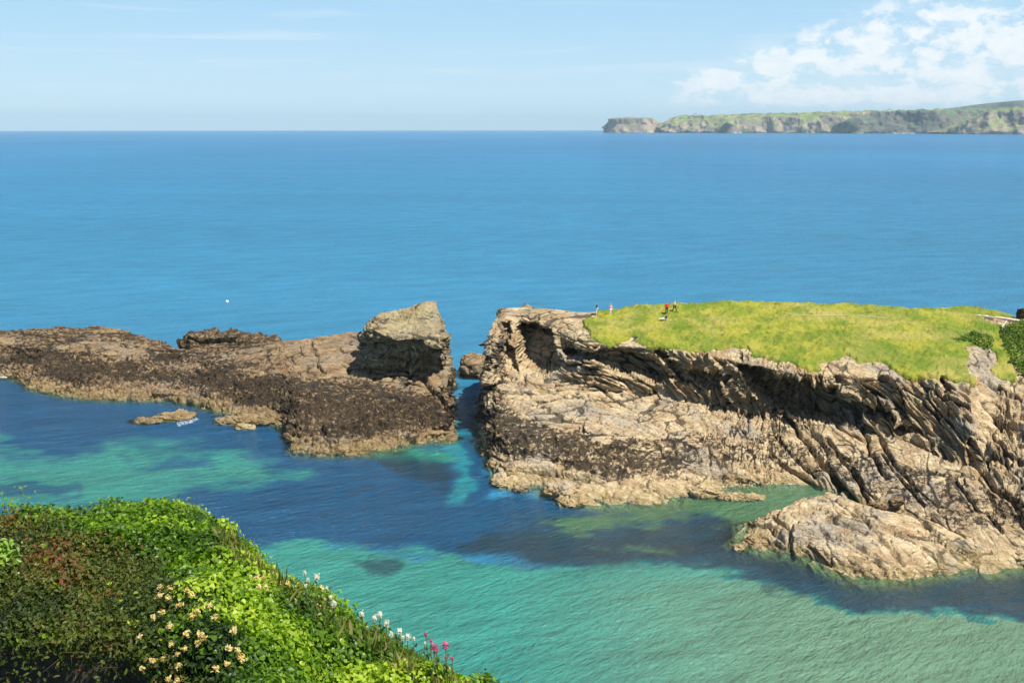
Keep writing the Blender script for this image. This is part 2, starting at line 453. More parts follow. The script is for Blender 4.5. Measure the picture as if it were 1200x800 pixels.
# ------------------------------------------------------------------ headland (right)
def build_headland():
    dz = 0.9
    T = [((574, 458), (576, 450, 3), (580, 432, 7), (590, 392, 12.5), (598, 366, 15)),
         ((560, 512), (567, 488, 3), (571, 450, 7.5), (574, 398, 13.5), (587, 365, 16)),
         ((574, 546), (585, 508, 3.5), (588, 455, 7), (591, 375, 15.2), (596, 361, 16.5)),
         ((600, 566), (605, 510, 3.8), (612, 450, 7.4), (612, 374, 15.3), (615, 361, 16.6)),
         ((640, 574), (640, 512, 3.8), (645, 448, 7.8), (645, 385, 14.8), (645, 362, 16.8)),
         ((690, 588), (690, 518, 3.8), (690, 456, 7.4), (690, 403, 13.8), (690, 366, 16.8)),
         ((740, 590), (740, 520, 3.8), (740, 462, 7.0), (740, 407, 13.6), (740, 361, 17.5)),
         ((790, 586), (790, 525, 3.5), (790, 468, 6.8), (790, 411, 13.6), (790, 357, 18)),
         ((840, 574), (840, 530, 3), (840, 475, 6.4), (840, 418, 13.4), (840, 356, 18)),
         ((900, 569), (900, 537, 2.6), (900, 490, 5.8), (890, 430, 12.9), (895, 356, 18)),
         ((960, 571), (960, 545, 2.4), (950, 505, 5.0), (950, 438, 12.8), (950, 358, 18)),
         ((1010, 594), (1010, 560, 2.2), (1010, 508, 5.2), (1005, 440, 12.8), (1010, 359, 18)),
         ((1060, 612), (1060, 575, 2.2), (1060, 515, 5.4), (1055, 441, 12.8), (1060, 363, 17.7)),
         ((1110, 642), (1110, 590, 2.6), (1110, 530, 5.4), (1105, 446, 12.8), (1100, 362, 17.5)),
         ((1150, 664), (1150, 600, 3), (1148, 540, 5.8), (1138, 446, 12.9), (1140, 362, 17)),
         ((1185, 662), (1185, 600, 3.5), (1180, 500, 8.6), (1165, 400, 15.0), (1165, 366, 16.8)),
         ((1230, 662), (1230, 600, 4), (1220, 490, 9.6), (1205, 398, 15.2), (1200, 373, 16.4)),
         ((1400, 690), (1400, 610, 4), (1400, 490, 10), (1400, 400, 16), (1400, 366, 18.4)),
         ((1800, 720), (1800, 630, 4), (1800, 500, 12), (1800, 400, 18), (1800, 350, 21))]
    net = [station(*t) for t in T]
    cap = [p + np.array([4.0, 6.0, 0]) for p in net[0]]
    net = [cap] + net
    G = loft(net, (.145, .145), maxseg=130, last=(2, 45))
    px, py = proj(G)
    # plan mask of the turf, in terms of the loft level
    nl = G.shape[1]
    N = gnormals(G)
    # caves and undercuts, cut back into the cliff
    CUT = [([(603, 392), (610, 376), (634, 380), (652, 392), (650, 402), (656, 432), (635, 440), (612, 436)], 7.5, 5),
           ([(586, 380), (598, 376), (600, 410), (606, 435), (592, 430), (584, 400)], 3.0, 4),
           ([(654, 408), (690, 413), (735, 413), (768, 425), (796, 442), (768, 450), (735, 440), (692, 424), (662, 419)], 5.0, 4),
           ([(772, 412), (790, 416), (802, 436), (818, 452), (796, 454), (784, 436)], 3.2, 4),
           ([(800, 425), (845, 436), (862, 455), (835, 462), (808, 446)], 2.2, 5),
           ([(868, 428), (900, 434), (935, 446), (985, 456), (1002, 478), (985, 502), (950, 496), (920, 486), (882, 456)], 7.0, 6),
           ([(985, 470), (1038, 471), (1052, 482), (1010, 494), (985, 500)], 4.5, 4),
           ([(1046, 488), (1075, 500), (1080, 520), (1050, 512)], 2.6, 4),
           ([(1104, 446), (1118, 455), (1120, 470), (1104, 464)], 2.5, 3),
           ([(1138, 515), (1150, 545), (1142, 560), (1136, 530)], 2.0, 3),
           ([(572, 430), (580, 440), (578, 480), (570, 478)], 2.0, 4)]
    wob = (fbm(G * .35, 4, 400) - .5) * 22
    push = np.zeros(px.shape)
    for poly, dep, fe in CUT:
        sdv = poly_sd(px, py, poly) + wob * .5
        push = np.maximum(push, dep * smooth(sdv, -fe * .5, fe))
    vis = np.ones(px.shape); vis[:, int(nl * .80):] = 0
    G2 = G.copy(); G2[..., 1] += push * vis; G2[..., 0] += push * vis * .12
    # long open joints across the platform
    CR = [([(952, 522), (968, 550), (1000, 590)], 3.0, 1.9), ([(996, 548), (1008, 575), (1020, 594)], 2.2, 1.5),
          ([(908, 480), (935, 505), (952, 522)], 2.0, 1.1), ([(1008, 500), (1020, 535), (1040, 560)], 2.4, 1.3),
          ([(1030, 515), (1050, 548), (1068, 566)], 2.2, 1.2), ([(900, 530), (930, 552), (962, 572)], 1.8, .9),
          ([(1060, 618), (1095, 638), (1132, 656)], 3.5, 1.5), ([(1085, 612), (1110, 628), (1130, 634)], 1.6, .8),
          ([(606, 548), (650, 553), (690, 560)], 2.4, .9), ([(800, 548), (850, 560), (890, 566)], 1.6, .7),
          ([(1140, 540), (1165, 570), (1200, 590)], 2.6, 1.4), ([(980, 505), (1010, 520), (1045, 520)], 1.6, .8)]
    for k in range(9):
        x0 = 905 + 34 * k + [0, 6, -5, 4, -7, 3, 8, -4, 2][k]; y0 = 500 + 5 * k + [0, 22, 8, 40, 15, 52, 30, 10, 35][k]; L_ = [62, 40, 75, 38, 60, 45, 70, 50, 42][k]
        if k % 2 == 0: CR.append(([(x0, y0), (x0 + L_ * .42, y0 + L_ * .55), (x0 + L_ * .8, y0 + L_ * .95)], 1.5, .8))
        CR.append(([(x0 + 8, y0 + 26), (x0 + 34, y0 + 16 + 3 * (k % 3)), (x0 + 62, y0 + 20)], 1.1, .45))
    JM = np.zeros(px.shape)
    G2 = G2 + slab_steps(G2, smooth(px, 850, 930) * smooth(7 - G[..., 2], 0, 1.5) * vis)
    G2 = G2 + slab_steps(G2, smooth(-px, -930, -850) * smooth(7 - G[..., 2], 0, 1.5) * vis * .15, 1.0)
    pxw = px + (fbm(G * .6, 3, 410) - .5) * 9
    for pts, wd, dep in CR:
        d = line_d(pxw, py, pts)
        G2 -= N * (dep * np.exp(-(d / wd) ** 2) * vis)[..., None]
        JM = np.maximum(JM, np.exp(-(d / wd * 1.3) ** 2) * vis * .95)
    N2 = gnormals(G2)
    tilt = smooth(px, 640, 980) * R(33) - R(3)
    turf_poly = [(682, 372), (700, 366), (760, 356), (860, 352), (960, 352), (1060, 356), (1090, 360), (1125, 358), (1145, 364), (1172, 376),
                 (1180, 396), (1186, 420), (1188, 446), (1172, 446), (1164, 418), (1156, 406), (1134, 408), (1122, 416), (1133, 432), (1141, 447), (1125, 446), (1090, 438),
                 (1060, 437), (1040, 428), (1000, 426), (960, 428), (935, 424), (905, 418), (880, 413), (850, 410), (810, 408), (790, 405), (750, 404), (715, 400), (696, 390)]
    lev = np.linspace(0, 1, nl)[None, :] * np.ones(px.shape)
    sd = poly_sd(px, py, turf_poly) + (fbm(G * .7, 4, 420) - .5) * 14 + (fbm(G * .22, 3, 425) - .5) * 26
    top_ix = int(nl * .5)
    turf = smooth(sd, -2, 2); turf[:, :top_ix] *= smooth(N2[:, :top_ix, 2], .25, .5)
    # the sea-facing back of the top is turfed as well
    e_ix = None
    top = (G[..., 2] > 10.5) & (lev > .6)
    turf = np.where(top & (py < 372) & (px > 700), np.maximum(turf, smooth(sd, -30, -10)), turf)
    topm = smooth(N[..., 2], .75, .93) * smooth(G[..., 2], 10.5, 12.5)
    amp = 1.0 - .72 * topm - .22 * smooth(8 - G[..., 2], 0, 3)
    amp = amp * (1 - .85 * turf)
    amp = amp * (1 - .84 * smooth(px, 860, 940) * smooth(6.2 - G[..., 2], 0, 1.5) * smooth(-px, -1250, -1150))
    amp = amp * (1 - .5 * smooth(G[..., 2], 13.5, 14.5) * smooth(-px, -700, -640))
    amp *= 1 - .4 * smooth(px, 690, 760) * smooth(-px, -860, -800) * smooth(py, 455, 480) * smooth(-py, -520, -500)
    G3, CV = rock_disp(G2, soft(N2, 14), tilt, amp, dip=-.30, seed=3, phi=.15 + .95 * smooth(px, 800, 980))
    tw = fbm(G * .35, 3, 430) - .5
    G3[..., 2] += turf * tw * .9
    z = G3[..., 2]
    zn = z + (fbm(G * .25, 3, 440) - .5) * 2.4
    # band of dark weed and tar lichen on the lower platform, strongest towards the gap
    weed = smooth(zn, .9, 2.0) * (1 - smooth(zn, 3.6, 5.0)) * (.62 - .16 * smooth(px, 700, 900))
    weed = np.maximum(weed, smooth(poly_sd(px, py, [(575, 470), (600, 480), (660, 505), (700, 520), (690, 540), (600, 525), (570, 505)]), -12, 8) * .66)
    weed = np.maximum(weed, smooth(poly_sd(px, py, [(556, 420), (590, 385), (600, 440), (596, 490), (562, 500)]), -8, 8) * .46)
    weed = np.maximum(weed, smooth(poly_sd(px, py, [(1085, 560), (1130, 570), (1180, 600), (1150, 610), (1100, 590)]), -12, 8) * .52)
    weed *= 1 - .5 * smooth(px, 950, 1050) * (py > 620)
    weed = (weed + .34 * CV * smooth(weed, .08, .3)) * (1 - turf)
    G3 = G3 + rubble(G3, .8 * smooth(weed, .3, .5) * smooth(-px, -820, -720) * smooth(4.4 - z, 0, 1) * smooth(z, -1, 0), 180)
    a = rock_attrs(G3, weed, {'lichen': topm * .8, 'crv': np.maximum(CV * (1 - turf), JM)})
    o = new_mesh('headland', G3, grid_faces(*G.shape[:2]), ROCK, a)
    tag(o, 'tan layered slate headland with dark undercut cliffs and green turf top', 'headland', kind='structure')
    HT.append(G3.reshape(-1, 3)); return G3, turf, px, py


HG, TURF, HPX, HPY = build_headland()
_fpx, _fpy = proj(HG)


def head_at(px, py):
    """surface point of the headland nearest to that bearing, nearest to the viewer"""
    d = (_fpx - px) ** 2 + (_fpy - py) ** 2
    m = d < max(1.2, d.min() + .6)
    ys = np.where(m, HG[..., 1], 1e9); i = np.unravel_index(np.argmin(ys), ys.shape)
    return HG[i].copy()


# turf: same ground surface, raised and tufted, with a ragged hem
def build_turf():
    m, n = mat('turf')
    p = n.pos()
    a = n.noise(p, .35, 6, .65); b = n.noise(p, 2.4, 6, .7); c = n.noise(n.mapping(p, (1, 2.2, 1)), .09, 4, .6)
    col = n.mix(n.ss(a, .38, .62), (.17, .22, .025), (.31, .30, .04))
    col = n.mix(n.m('MULTIPLY', n.ss(c, .48, .62), .55), col, (.40, .33, .10))
    col = n.mix(n.m('MULTIPLY', n.ss(b, .52, .70), .5), col, (.11, .145, .022))
    col = n.mix(n.m('MULTIPLY', n.ss(n.noise(p, .55, 6, .72), .55, .68), .6), col, (.27, .19, .07))
    bare = n.m('MULTIPLY', n.ss(n.noise(p, .42, 7, .75), .62, .68), n.attr('thin'))
    col = n.mix(bare, col, (.42, .34, .23))
    col = n.mix(n.attr('lush'), col, (.07, .15, .015))
    bm = n.a('ShaderNodeBump', {'Height': b, 'Strength': .8, 'Distance': .35})
    bs = n.a('ShaderNodeBsdfPrincipled', {'Base Color': col, 'Roughness': .9, 'Normal': bm, 'Specular IOR Level': .15})
    n.a('ShaderNodeOutputMaterial', {'Surface': bs})
    G = HG.copy()
    nz = fbm(G * 1.6, 4, 500)
    G[..., 2] += -.12 + (.62 * nz + .34 * (fbm(G * 3.6, 2, 505) - .35)) * smooth(TURF, .3, .9)
    G[..., 1] -= .06
    mk = (TURF[:-1, :-1] + TURF[1:, :-1] + TURF[1:, 1:] + TURF[:-1, 1:]) / 4
    mask = mk > .42
    F = grid_faces(*G.shape[:2], mask=mask)
    u, inv = np.unique(F, return_inverse=True)
    V = G.reshape(-1, 3)[u]
    px, py = HPX.ravel()[u], HPY.ravel()[u]
    lush = smooth(poly_sd(px, py, [(1118, 398), (1150, 388), (1165, 410), (1150, 412)]), -6, 6) * .8
    lush = np.maximum(lush, .35 * smooth(fbm(V * .12, 3, 520), .52, .66))
    o = new_mesh('grass', V, inv.reshape(-1, 4), m, {'lush': np.maximum(lush, .45 * smooth(fbm(V * .35, 4, 521), .52, .62)), 'thin': .25 + .75 * smooth(-px, -760, -690) + 0 * lush})
    tag(o, 'short yellow green turf covering the top of the headland', 'grass', kind='stuff')


build_turf()


# ------------------------------------------------------------------ reef (left) and sea stack
def build_reef():
    T = [((-700, 420), (-700, 412, 1.5), (-700, 405, 3), (-700, 398, 4.5), (-700, 385, 6.5)),
         ((-300, 432), (-300, 425, 1.5), (-300, 410, 3), (-300, 400, 4.5), (-300, 388, 6)),
         ((0, 441), (0, 431, 1.2), (0, 415, 3), (0, 400, 4.6), (0, 387, 5.8)),
         ((40, 455), (40, 441, 1.2), (40, 422, 3), (40, 402, 4.8), (40, 384, 6)),
         ((100, 466), (100, 450, 1.5), (100, 426, 3), (100, 403, 5.0), (105, 383, 6.1)),
         ((150, 468), (150, 452, 1.5), (150, 430, 3), (150, 408, 4.8), (150, 390, 5.7)),
         ((180, 468), (180, 454, 1.5), (182, 432, 3), (184, 412, 4.2), (184, 400, 4.8)),
         ((205, 472), (205, 456, 1.5), (206, 436, 2.8), (207, 420, 3.6), (207, 411, 4.0)),
         ((240, 478), (240, 461, 1.5), (240, 440, 3), (240, 420, 4.2), (240, 405, 4.9)),
         ((290, 494), (290, 468, 1.8), (290, 442, 3.5), (290, 420, 5), (290, 404, 5.9)),
         ((328, 498), (330, 475, 2), (330, 447, 4), (330, 420, 6), (330, 401, 6.9)),
         ((340, 527), (350, 503, 1.9), (355, 452, 4.5), (355, 420, 6.5), (355, 398, 7.4)),
         ((370, 533), (375, 508, 1.9), (378, 455, 4.5), (378, 422, 6.7), (378, 395, 7.8)),
         ((410, 532), (410, 506, 1.9), (410, 458, 4.5), (410, 425, 6.8), (410, 391, 8.0)),
         ((455, 526), (450, 500, 1.9), (450, 462, 4.5), (450, 435, 6.3), (450, 400, 8)),
         ((500, 517), (500, 495, 2.2), (500, 466, 4.5), (500, 444, 6), (500, 415, 7.2)),
         ((526, 512), (526, 490, 2.6), (526, 462, 4.8), (526, 443, 6.0), (524, 418, 7)),
         ((526, 480), (526, 466, 2.8), (524, 450, 4.6), (522, 436, 5.6), (520, 420, 6.5)),
         ((518, 440), (518, 436, 2), (517, 430, 3.4), (516, 426, 4.5), (515, 421, 5.5))]
    net = [station(*t, back=(4, 2, 14)) for t in T]
    G = loft(net, (.17, .16), maxseg=110)
    px, py = proj(G); N = gnormals(G)
    G2 = G.copy()
    wob = (fbm(G * .4, 3, 610) - .5) * 10
    for poly, dep, fe in [([(425, 440), (470, 445), (520, 462), (527, 480), (500, 470), (455, 455)], 1.2, 4),
                          ([(0, 412), (60, 413), (130, 418), (60, 428), (0, 428)], 1.8, 4),
                          ([(200, 436), (300, 438), (290, 446), (205, 446)], .8, 3)]:
        G2[..., 1] += dep * smooth(poly_sd(px, py, poly) + wob, -fe, fe)
    pxw = px + (fbm(G * .6, 3, 611) - .5) * 9
    for pts, wd, dep in [([(494, 440), (512, 462), (528, 484)], 2.6, 1.6), ([(365, 400), (372, 425), (380, 438)], 1.4, .8),
                         ([(345, 508), (350, 518), (420, 520)], 1.5, .5)]:
        G2 -= N * (dep * np.exp(-(line_d(pxw, py, pts) / wd) ** 2))[..., None]
    tilt = R(-6) + smooth(px, 300, 430) * R(-8)
    amp = .50 + .18 * smooth(py, 420, 480) - .1 * smooth(px, 310, 360) * smooth(-py, -440, -425)
    # rubbly lower shelves
    G3, CV = rock_disp(G2, N, tilt, amp * 1.4, dip=-.22, seed=23, fine=1.1)
    G3 = G3 + rubble(G3, smooth(4.6 - G3[..., 2], 0, 1.2) * smooth(G3[..., 2], -1, 0))
    z = G3[..., 2]; zn = z + (fbm(G * .2, 3, 640) - .5) * 2.2
    mid = smooth(zn, 1.5, 2.4) * (1 - smooth(zn, 3.2, 5.0))
    pat = (fbm(G3 * np.array([.10, .16, .5]), 4, 645) - .5) * 1.1
    weed = .38 + .27 * mid + pat
    weed = np.where(px > 315, np.maximum(.0, weed - .45 * smooth(z, 4.3, 5.5) * smooth(px, 310, 340)), weed)
    weed = np.maximum(weed, smooth(poly_sd(px, py, [(-20, 415), (60, 412), (200, 428), (330, 440), (430, 440), (520, 465), (520, 500), (400, 505), (350, 470), (200, 455), (100, 445), (-20, 430)]), -10, 12) * .66)
    weed = np.maximum(weed, .55 * smooth(poly_sd(px, py, [(-20, 380), (50, 378), (120, 380), (120, 388), (-20, 398)]), -4, 4))
    weed *= .55 + .45 * smooth(z, .6, 1.5)
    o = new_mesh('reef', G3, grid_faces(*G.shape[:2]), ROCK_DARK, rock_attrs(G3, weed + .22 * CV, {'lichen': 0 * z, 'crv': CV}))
    tag(o, 'long low brown and black weedy rock reef running left from the sea stack', 'reef', kind='structure')
    HT.append(G3.reshape(-1, 3))


build_reef()


def build_stack():
    K = [[(427, 440, 181), (425, 420, 180), (431, 390, 180), (431, 381, 181), (433, 378, 183), (430, 440, 187)],
         [(429, 444, 177), (429, 420, 176), (434, 386, 174.5), (438, 380, 177), (443, 371, 183), (445, 440, 192)],
         [(460, 446, 176.5), (460, 421, 175), (463, 398, 172), (465, 379, 178), (467, 363, 184), (467, 440, 193)],
         [(490, 450, 176), (490, 425, 174.5), (490, 396, 172), (493, 376, 178), (495, 356, 185), (495, 440, 193)],
         [(514, 458, 175), (516, 430, 174), (515, 402, 171), (512, 378, 178), (508, 357, 185), (510, 440, 193)],
         [(522, 468, 176), (523, 430, 175), (521, 402, 175), (517, 385, 179), (512, 366, 184), (518, 440, 190)],
         [(523, 464, 181), (523, 425, 182), (520, 402, 182), (517, 388, 184), (513, 372, 186), (519, 440, 188)]]
    net = [[PD(*p) for p in s] for s in K]
    for s in net:
        s.insert(0, s[0] + np.array([0, -1, -6.])); s.append(s[-1] + np.array([0, 2, -8.]))
    c = np.mean(np.array(net[0]), 0)
    net = [[p * np.array([1, 0, 1]) + np.array([.8, 185., 0]) for p in net[0]]] + net + [[p * np.array([1, 0, 1]) + np.array([-1.0, 186., 0]) for p in net[-1]]]
    G = loft(net, (.12, .14), tens=(.45, .25)); N = gnormals(G)
    px, py = proj(G)
    G2 = G + N * ((fbm(G * .34, 3, 705) - .5) * 1.5)[..., None]; wob = (fbm(G * .5, 3, 700) - .5) * 10
    for poly, dep, fe in [([(430, 398), (452, 404), (450, 420), (430, 415)], 1.6, 3), ([(452, 402), (486, 408), (480, 436), (458, 430)], 1.3, 3),
                          ([(500, 415), (526, 405), (527, 435), (505, 440)], 1.8, 4), ([(425, 425), (500, 436), (498, 446), (430, 442)], 1.6, 3),
                          ([(484, 396), (492, 396), (506, 430), (498, 440)], 1.4, 2)]:
        G2[..., 1] += dep * smooth(poly_sd(px, py, poly) + wob, -fe, fe)
    topm = smooth(py, 350, 385) * 0 + smooth(-py, -396, -388)
    amp = .85 - .42 * topm
    G3, CV = rock_disp(G2, soft(N, 8), R(10), amp, dip=-.38, seed=41, fine=1.3, ledge=.7 * (1 - topm))
    z = G3[..., 2]
    weed = .34 * (1 - topm) + .3 * smooth(6.5 - z, 0, 2)  # front face shade painted through the weed mask; weed proper at the foot
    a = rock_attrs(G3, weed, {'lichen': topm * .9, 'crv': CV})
    o = new_mesh('sea_stack', G3, grid_faces(*G.shape[:2]), ROCK_STACK, a)
    tag(o, 'squat sea stack with a sloping lichened top at the right end of the long reef', 'sea stack')


ROCK_STACK = rock_material('stack_slate', light=(.42, .35, .20), mid=(.29, .225, .125), grey=(.25, .22, .16), rot=(0, -.2, 0))
build_stack()


# ------------------------------------------------------------------ front ledge of the headland
def build_ledge():
    T = [((866, 637), (874, 630, .35), (888, 614, .2)),
         ((888, 645), (892, 626, .9), (905, 603, .8)),
         ((915, 650), (915, 628, 1.5), (930, 594, 1.5)),
         ((950, 657), (945, 630, 1.7), (968, 582, 2.2)),
         ((975, 668), (980, 640, 1.7), (1000, 592, 2.2)),
         ((1010, 679), (1015, 652, 1.6), (1035, 602, 2.2)),
         ((1055, 681), (1060, 656, 1.4), (1075, 612, 1.8)),
         ((1095, 676), (1098, 658, 1.1), (1110, 630, 1.1)),
         ((1130, 670), (1133, 660, .5), (1140, 648, .4))]
    net = []
    for w, c, b in T:
        w = PZ(w[0], w[1], -.05); c = PZ(*c); b = PZ(*b)
        b[2] += .5; net.append([shift(w, -8, -6), shift(w, -1.8, -1.), w, c, b, shift(b, 1.0, b[2] - .9), shift(b, 5, -3)])
    net = [[p + np.array([-2.5, 1.5, -1.6]) for p in net[0]]] + net + [[p + np.array([4, 2, -2.]) for p in net[-1]]]
    G = loft(net, (.13, .13)); N = gnormals(G)
    px, py = proj(G)
    G = G + slab_steps(G, .55 * smooth(G[..., 2], -.5, .6), 7.0)
    pxw = px + (fbm(G * .7, 3, 811) - .5) * 8
    for pts, wd, dep in [([(965, 605), (990, 614), (1012, 622)], 3, 1.0), ([(905, 606), (925, 622), (928, 650)], 2.4, .9),
                         ([(1000, 592), (1030, 625), (1060, 660)], 2.0, .8), ([(960, 620), (1000, 640), (1050, 665)], 1.3, .5)]:
        G -= N * (dep * np.exp(-(line_d(pxw, py, pts) / wd) ** 2))[..., None]
    G3, CV = rock_disp(G, N, R(26), np.full(px.shape, .30), phi=1.0, dip=-.12, seed=61, fine=1.2, joint=1.1)
    z = G3[..., 2]
    weed = .26 + .2 * smooth(fbm(G * .3, 3, 812), .45, .6) * smooth(1.6 - z, 0, .6)
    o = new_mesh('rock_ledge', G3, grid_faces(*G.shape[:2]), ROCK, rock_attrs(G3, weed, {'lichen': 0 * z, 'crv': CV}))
    tag(o, 'low tilted slab of tan rock beside the green tidal pool, nearest the sandy water', 'rock ledge')
    HT.append(G3.reshape(-1, 3))


build_ledge()


# ------------------------------------------------------------------ single rocks
def blob_rock(name, px, py, wpx, hz, depth, label, cat='rock', z0=0.0, seed=0, m=None, weed=.3, group=None, flat=1.0, skew=0.0, res=None, dist=None):
    c = PZ(px, py, z0) if dist is None else PD(px, py, dist)
    w = wpx * c[1] / FPX / 2
    n = res or int(np.clip(wpx * 2.2, 24, 130))
    th, ph = np.meshgrid(np.linspace(0, 2 * math.pi, n * 2, endpoint=False), np.linspace(.03, math.pi - .03, n), indexing='ij')
    D = np.stack([np.sin(ph) * np.cos(th), np.sin(ph) * np.sin(th), np.cos(ph)], -1)
    sq = np.power((np.abs(D) ** 3.2).sum(-1), 1 / 3.2)[..., None]
    U = D / sq                                        # rounded box
    P = U * np.array([w, depth, hz])
    P[..., 0] += skew * P[..., 2]
    P = P + c
    size = min(w, depth, hz * 2)
    k = 1.6 / max(size, .25)
    Q = P * k * .5 + seed * 3.1
    big = fbm(Q * .9, 3, seed) - .5
    c1, a1, b1, t1 = voro(Q * np.array([.9, .9, 1.7]), seed + 5); c2, a2, b2, t2 = voro(Q * np.array([2.6, 2.6, 4.8]), seed + 8)
    dd = 1.3 * big + .55 * (c1 - .5) + 1.1 * t1 + .28 * (c2 - .5) + .7 * t2 - .22 * (1 - smooth(b1 - a1, 0, .1)) + .25 * (fbm(Q * 4, 3, seed + 2) - .5)
    P = P + D * (dd * size * .55)[..., None] * np.array([1, 1, flat])
    dz = P[..., 2]
    o = new_mesh(name, P, grid_faces(n * 2, n, wrap=True), m or ROCK_DARK, rock_attrs(P, np.full(dz.shape, weed), {'lichen': 0 * dz}))
    tag(o, label, cat, group)
    HT.append(P.reshape(-1, 3)); return o


blob_rock('rock', 268, 411, 118, 3.6, 5.5, 'dark low rock rising behind the dip in the long reef', seed=3, weed=.62, z0=0.3)
blob_rock('rock', 558, 438, 32, 3.0, 3.6, 'small brown outcrop at the far end of the narrow gap', seed=8, weed=.35, z0=0.0)
blob_rock('rock', 205, 489, 46, .75, 2.2, 'brown half drowned rock with white foam at its right side', seed=11, weed=.25, z0=0)
blob_rock('rock', 174, 493, 34, .40, 1.5, 'dark low rock awash left of the foaming brown rock', seed=12, weed=.5, z0=0)
blob_rock('rock', 288, 501, 22, .45, 1.1, 'tiny pale yellow rock alone just below the reef edge', seed=13, weed=.0, z0=0, m=ROCK)
blob_rock('rock', 290, 494, 78, .75, 2.0, 'flat tan tongue of rock poking left from the reef foot', seed=14, weed=.2, z0=0)
blob_rock('rock', 592, 566, 30, .9, 1.8, 'pale rounded boulder at the left foot of the headland, nearest the gap', seed=15, weed=.05, z0=0.1, m=ROCK)
blob_rock('rock', 611, 572, 22, .7, 1.4, 'smaller pale boulder between two bigger boulders at the headland foot', seed=16, weed=.1, z0=0, m=ROCK)
blob_rock('rock', 656, 576, 46, 1.3, 2.6, 'big buff boulder with yellowish foot standing in blue water at the headland foot', seed=17, weed=.08, z0=0.1, m=ROCK)
blob_rock('rock', 672, 588, 36, .6, 1.6, 'low yellowish rock directly before the big buff boulder', seed=18, weed=.1, z0=0, m=ROCK)
blob_rock('rock', 828, 578, 44, .75, 1.6, 'rounded tan rock on the left rim of the green tidal pool', seed=19, weed=.08, z0=0, m=ROCK)
blob_rock('rock', 868, 583, 56, .38, 1.1, 'long flat rock barely above the green tidal pool water', seed=20, weed=.05, z0=0, m=ROCK)
blob_rock('rock', 888, 634, 26, .55, 1.6, 'lumpy rock off the left tip of the low tilted slab', seed=21, weed=.2, z0=0, m=ROCK)
blob_rock('rock', 866, 641, 14, .3, .8, 'smallest rock, in dark weed left of the tilted slab tip', seed=22, weed=.2, z0=0, m=ROCK)
blob_rock('rock', 1194, 655, 34, 1.0, 1.8, 'brownish boulder at the water edge in the bottom right corner', seed=24, weed=.1, z0=0.1, m=ROCK)
blob_rock('boulder', 1028, 591, 22, .6, 1.0, 'small rounded brown boulder lodged between the slab and the platform', 'boulder', seed=25, weed=.4, z0=1.5)
blob_rock('boulder', 1050, 588, 18, .5, .9, 'small dark grey boulder right of the rounded brown boulder', 'boulder', seed=26, weed=.5, z0=1.7)
_p = head_at(1199, 372)
blob_rock('boulder', 1199, 372, 12, 1.3, 1.2, 'dark boulder on the skyline at the right edge beside the path', 'boulder', seed=27, weed=.95, dist=_p[1] - .5, m=ROCK_DARK)


# ------------------------------------------------------------------ path and rail on the top right
def ribbon(name, pix, width, rise, m, label, cat, kind=None, thick=.25):
    pts = [head_at(*p) for p in pix]
    P = np.array(pts); P[:, 2] += rise
    P = cr_axis(P[:, None, :], [8] * (len(P) - 1))[:, 0]
    t = np.gradient(P, axis=0); s = np.stack([t[:, 1], -t[:, 0], 0 * t[:, 0]], -1); s /= np.linalg.norm(s, axis=1)[:, None]
    h = width / 2
    ring = [P - s * h, P + s * h, P + s * h - [0, 0, thick], P - s * h - [0, 0, thick]]
    G = np.stack(ring, 1); n = len(P)
    F = []
    for i in range(n - 1):
        for j in range(4):
            a = i * 4 + j; b = i * 4 + (j + 1) % 4
            F.append((a, b, b + 4, a + 4))
    F += [(0, 3, 2, 1), (n * 4 - 4, n * 4 - 3, n * 4 - 2, n * 4 - 1)]
    o = new_mesh(name, G, np.array(F), m, smooth_shade=False)
    return tag(o, label, cat, kind=kind)


PATHM = simple('pale_path', (.52, .45, .34), .9, .2, 1.2)
ribbon('path', [(1143, 369), (1160, 371), (1178, 373), (1203, 377), (1260, 381)], 1.2, .22, PATHM, 'pale bare footpath crossing the neck of the headland at right', 'path', 'structure', .6)
ribbon('path', [(924, 370), (950, 371), (985, 371), (1010, 372), (1040, 374)], .34, .34, simple('worn_turf', (.40, .37, .20), .9, .3, 1.2), 'thin worn footpath line across the turf top', 'path', 'structure', .5)


def cyl(name, a, b, r, m, parent=None, seg=8):
    a = np.array(a, float); b = np.array(b, float); d = b - a; L = np.linalg.norm(d); d /= L
    u = np.cross(d, [0, 0, 1]) if abs(d[2]) < .9 else np.cross(d, [1, 0, 0]); u /= np.linalg.norm(u); v = np.cross(d, u)
    an = np.arange(seg) * 2 * math.pi / seg
    ring = np.cos(an)[:, None] * u + np.sin(an)[:, None] * v
    V = np.concatenate([a + ring * r, b + ring * r, [a], [b]])
    F = [(i, (i + 1) % seg, seg + (i + 1) % seg, seg + i) for i in range(seg)]
    F += [(2 * seg, (i + 1) % seg, i, i) for i in range(seg)] + [(2 * seg + 1, seg + i, seg + (i + 1) % seg, seg + (i + 1) % seg) for i in range(seg)]
    me = bpy.data.meshes.new(name); me.from_pydata([tuple(x) for x in V], [], [tuple(dict.fromkeys(f)) for f in F]); me.materials.append(m)
    o = bpy.data.objects.new(name, me); C.objects.link(o)
    if parent: o.parent = parent
    return o


def build_rail():
    m = simple('bleached_wood', (.60, .54, .42), .8)
    p = head_at(1174, 389); q = p + np.array([1.3, 1.6, .7])
    r = empty('handrail', tuple(p))
    tag(r, 'short pale slanting handrail on the slope below the right hand path', 'handrail')
    d = q - p
    cyl('rail', (0, 0, .9), tuple(d + np.array([0, 0, .9])), .07, m, r)
    for t in (0, .5, 1): cyl('post', tuple(d * t + np.array([0, 0, -.8])), tuple(d * t + np.array([0, 0, .92])), .045, m, r)


build_rail()


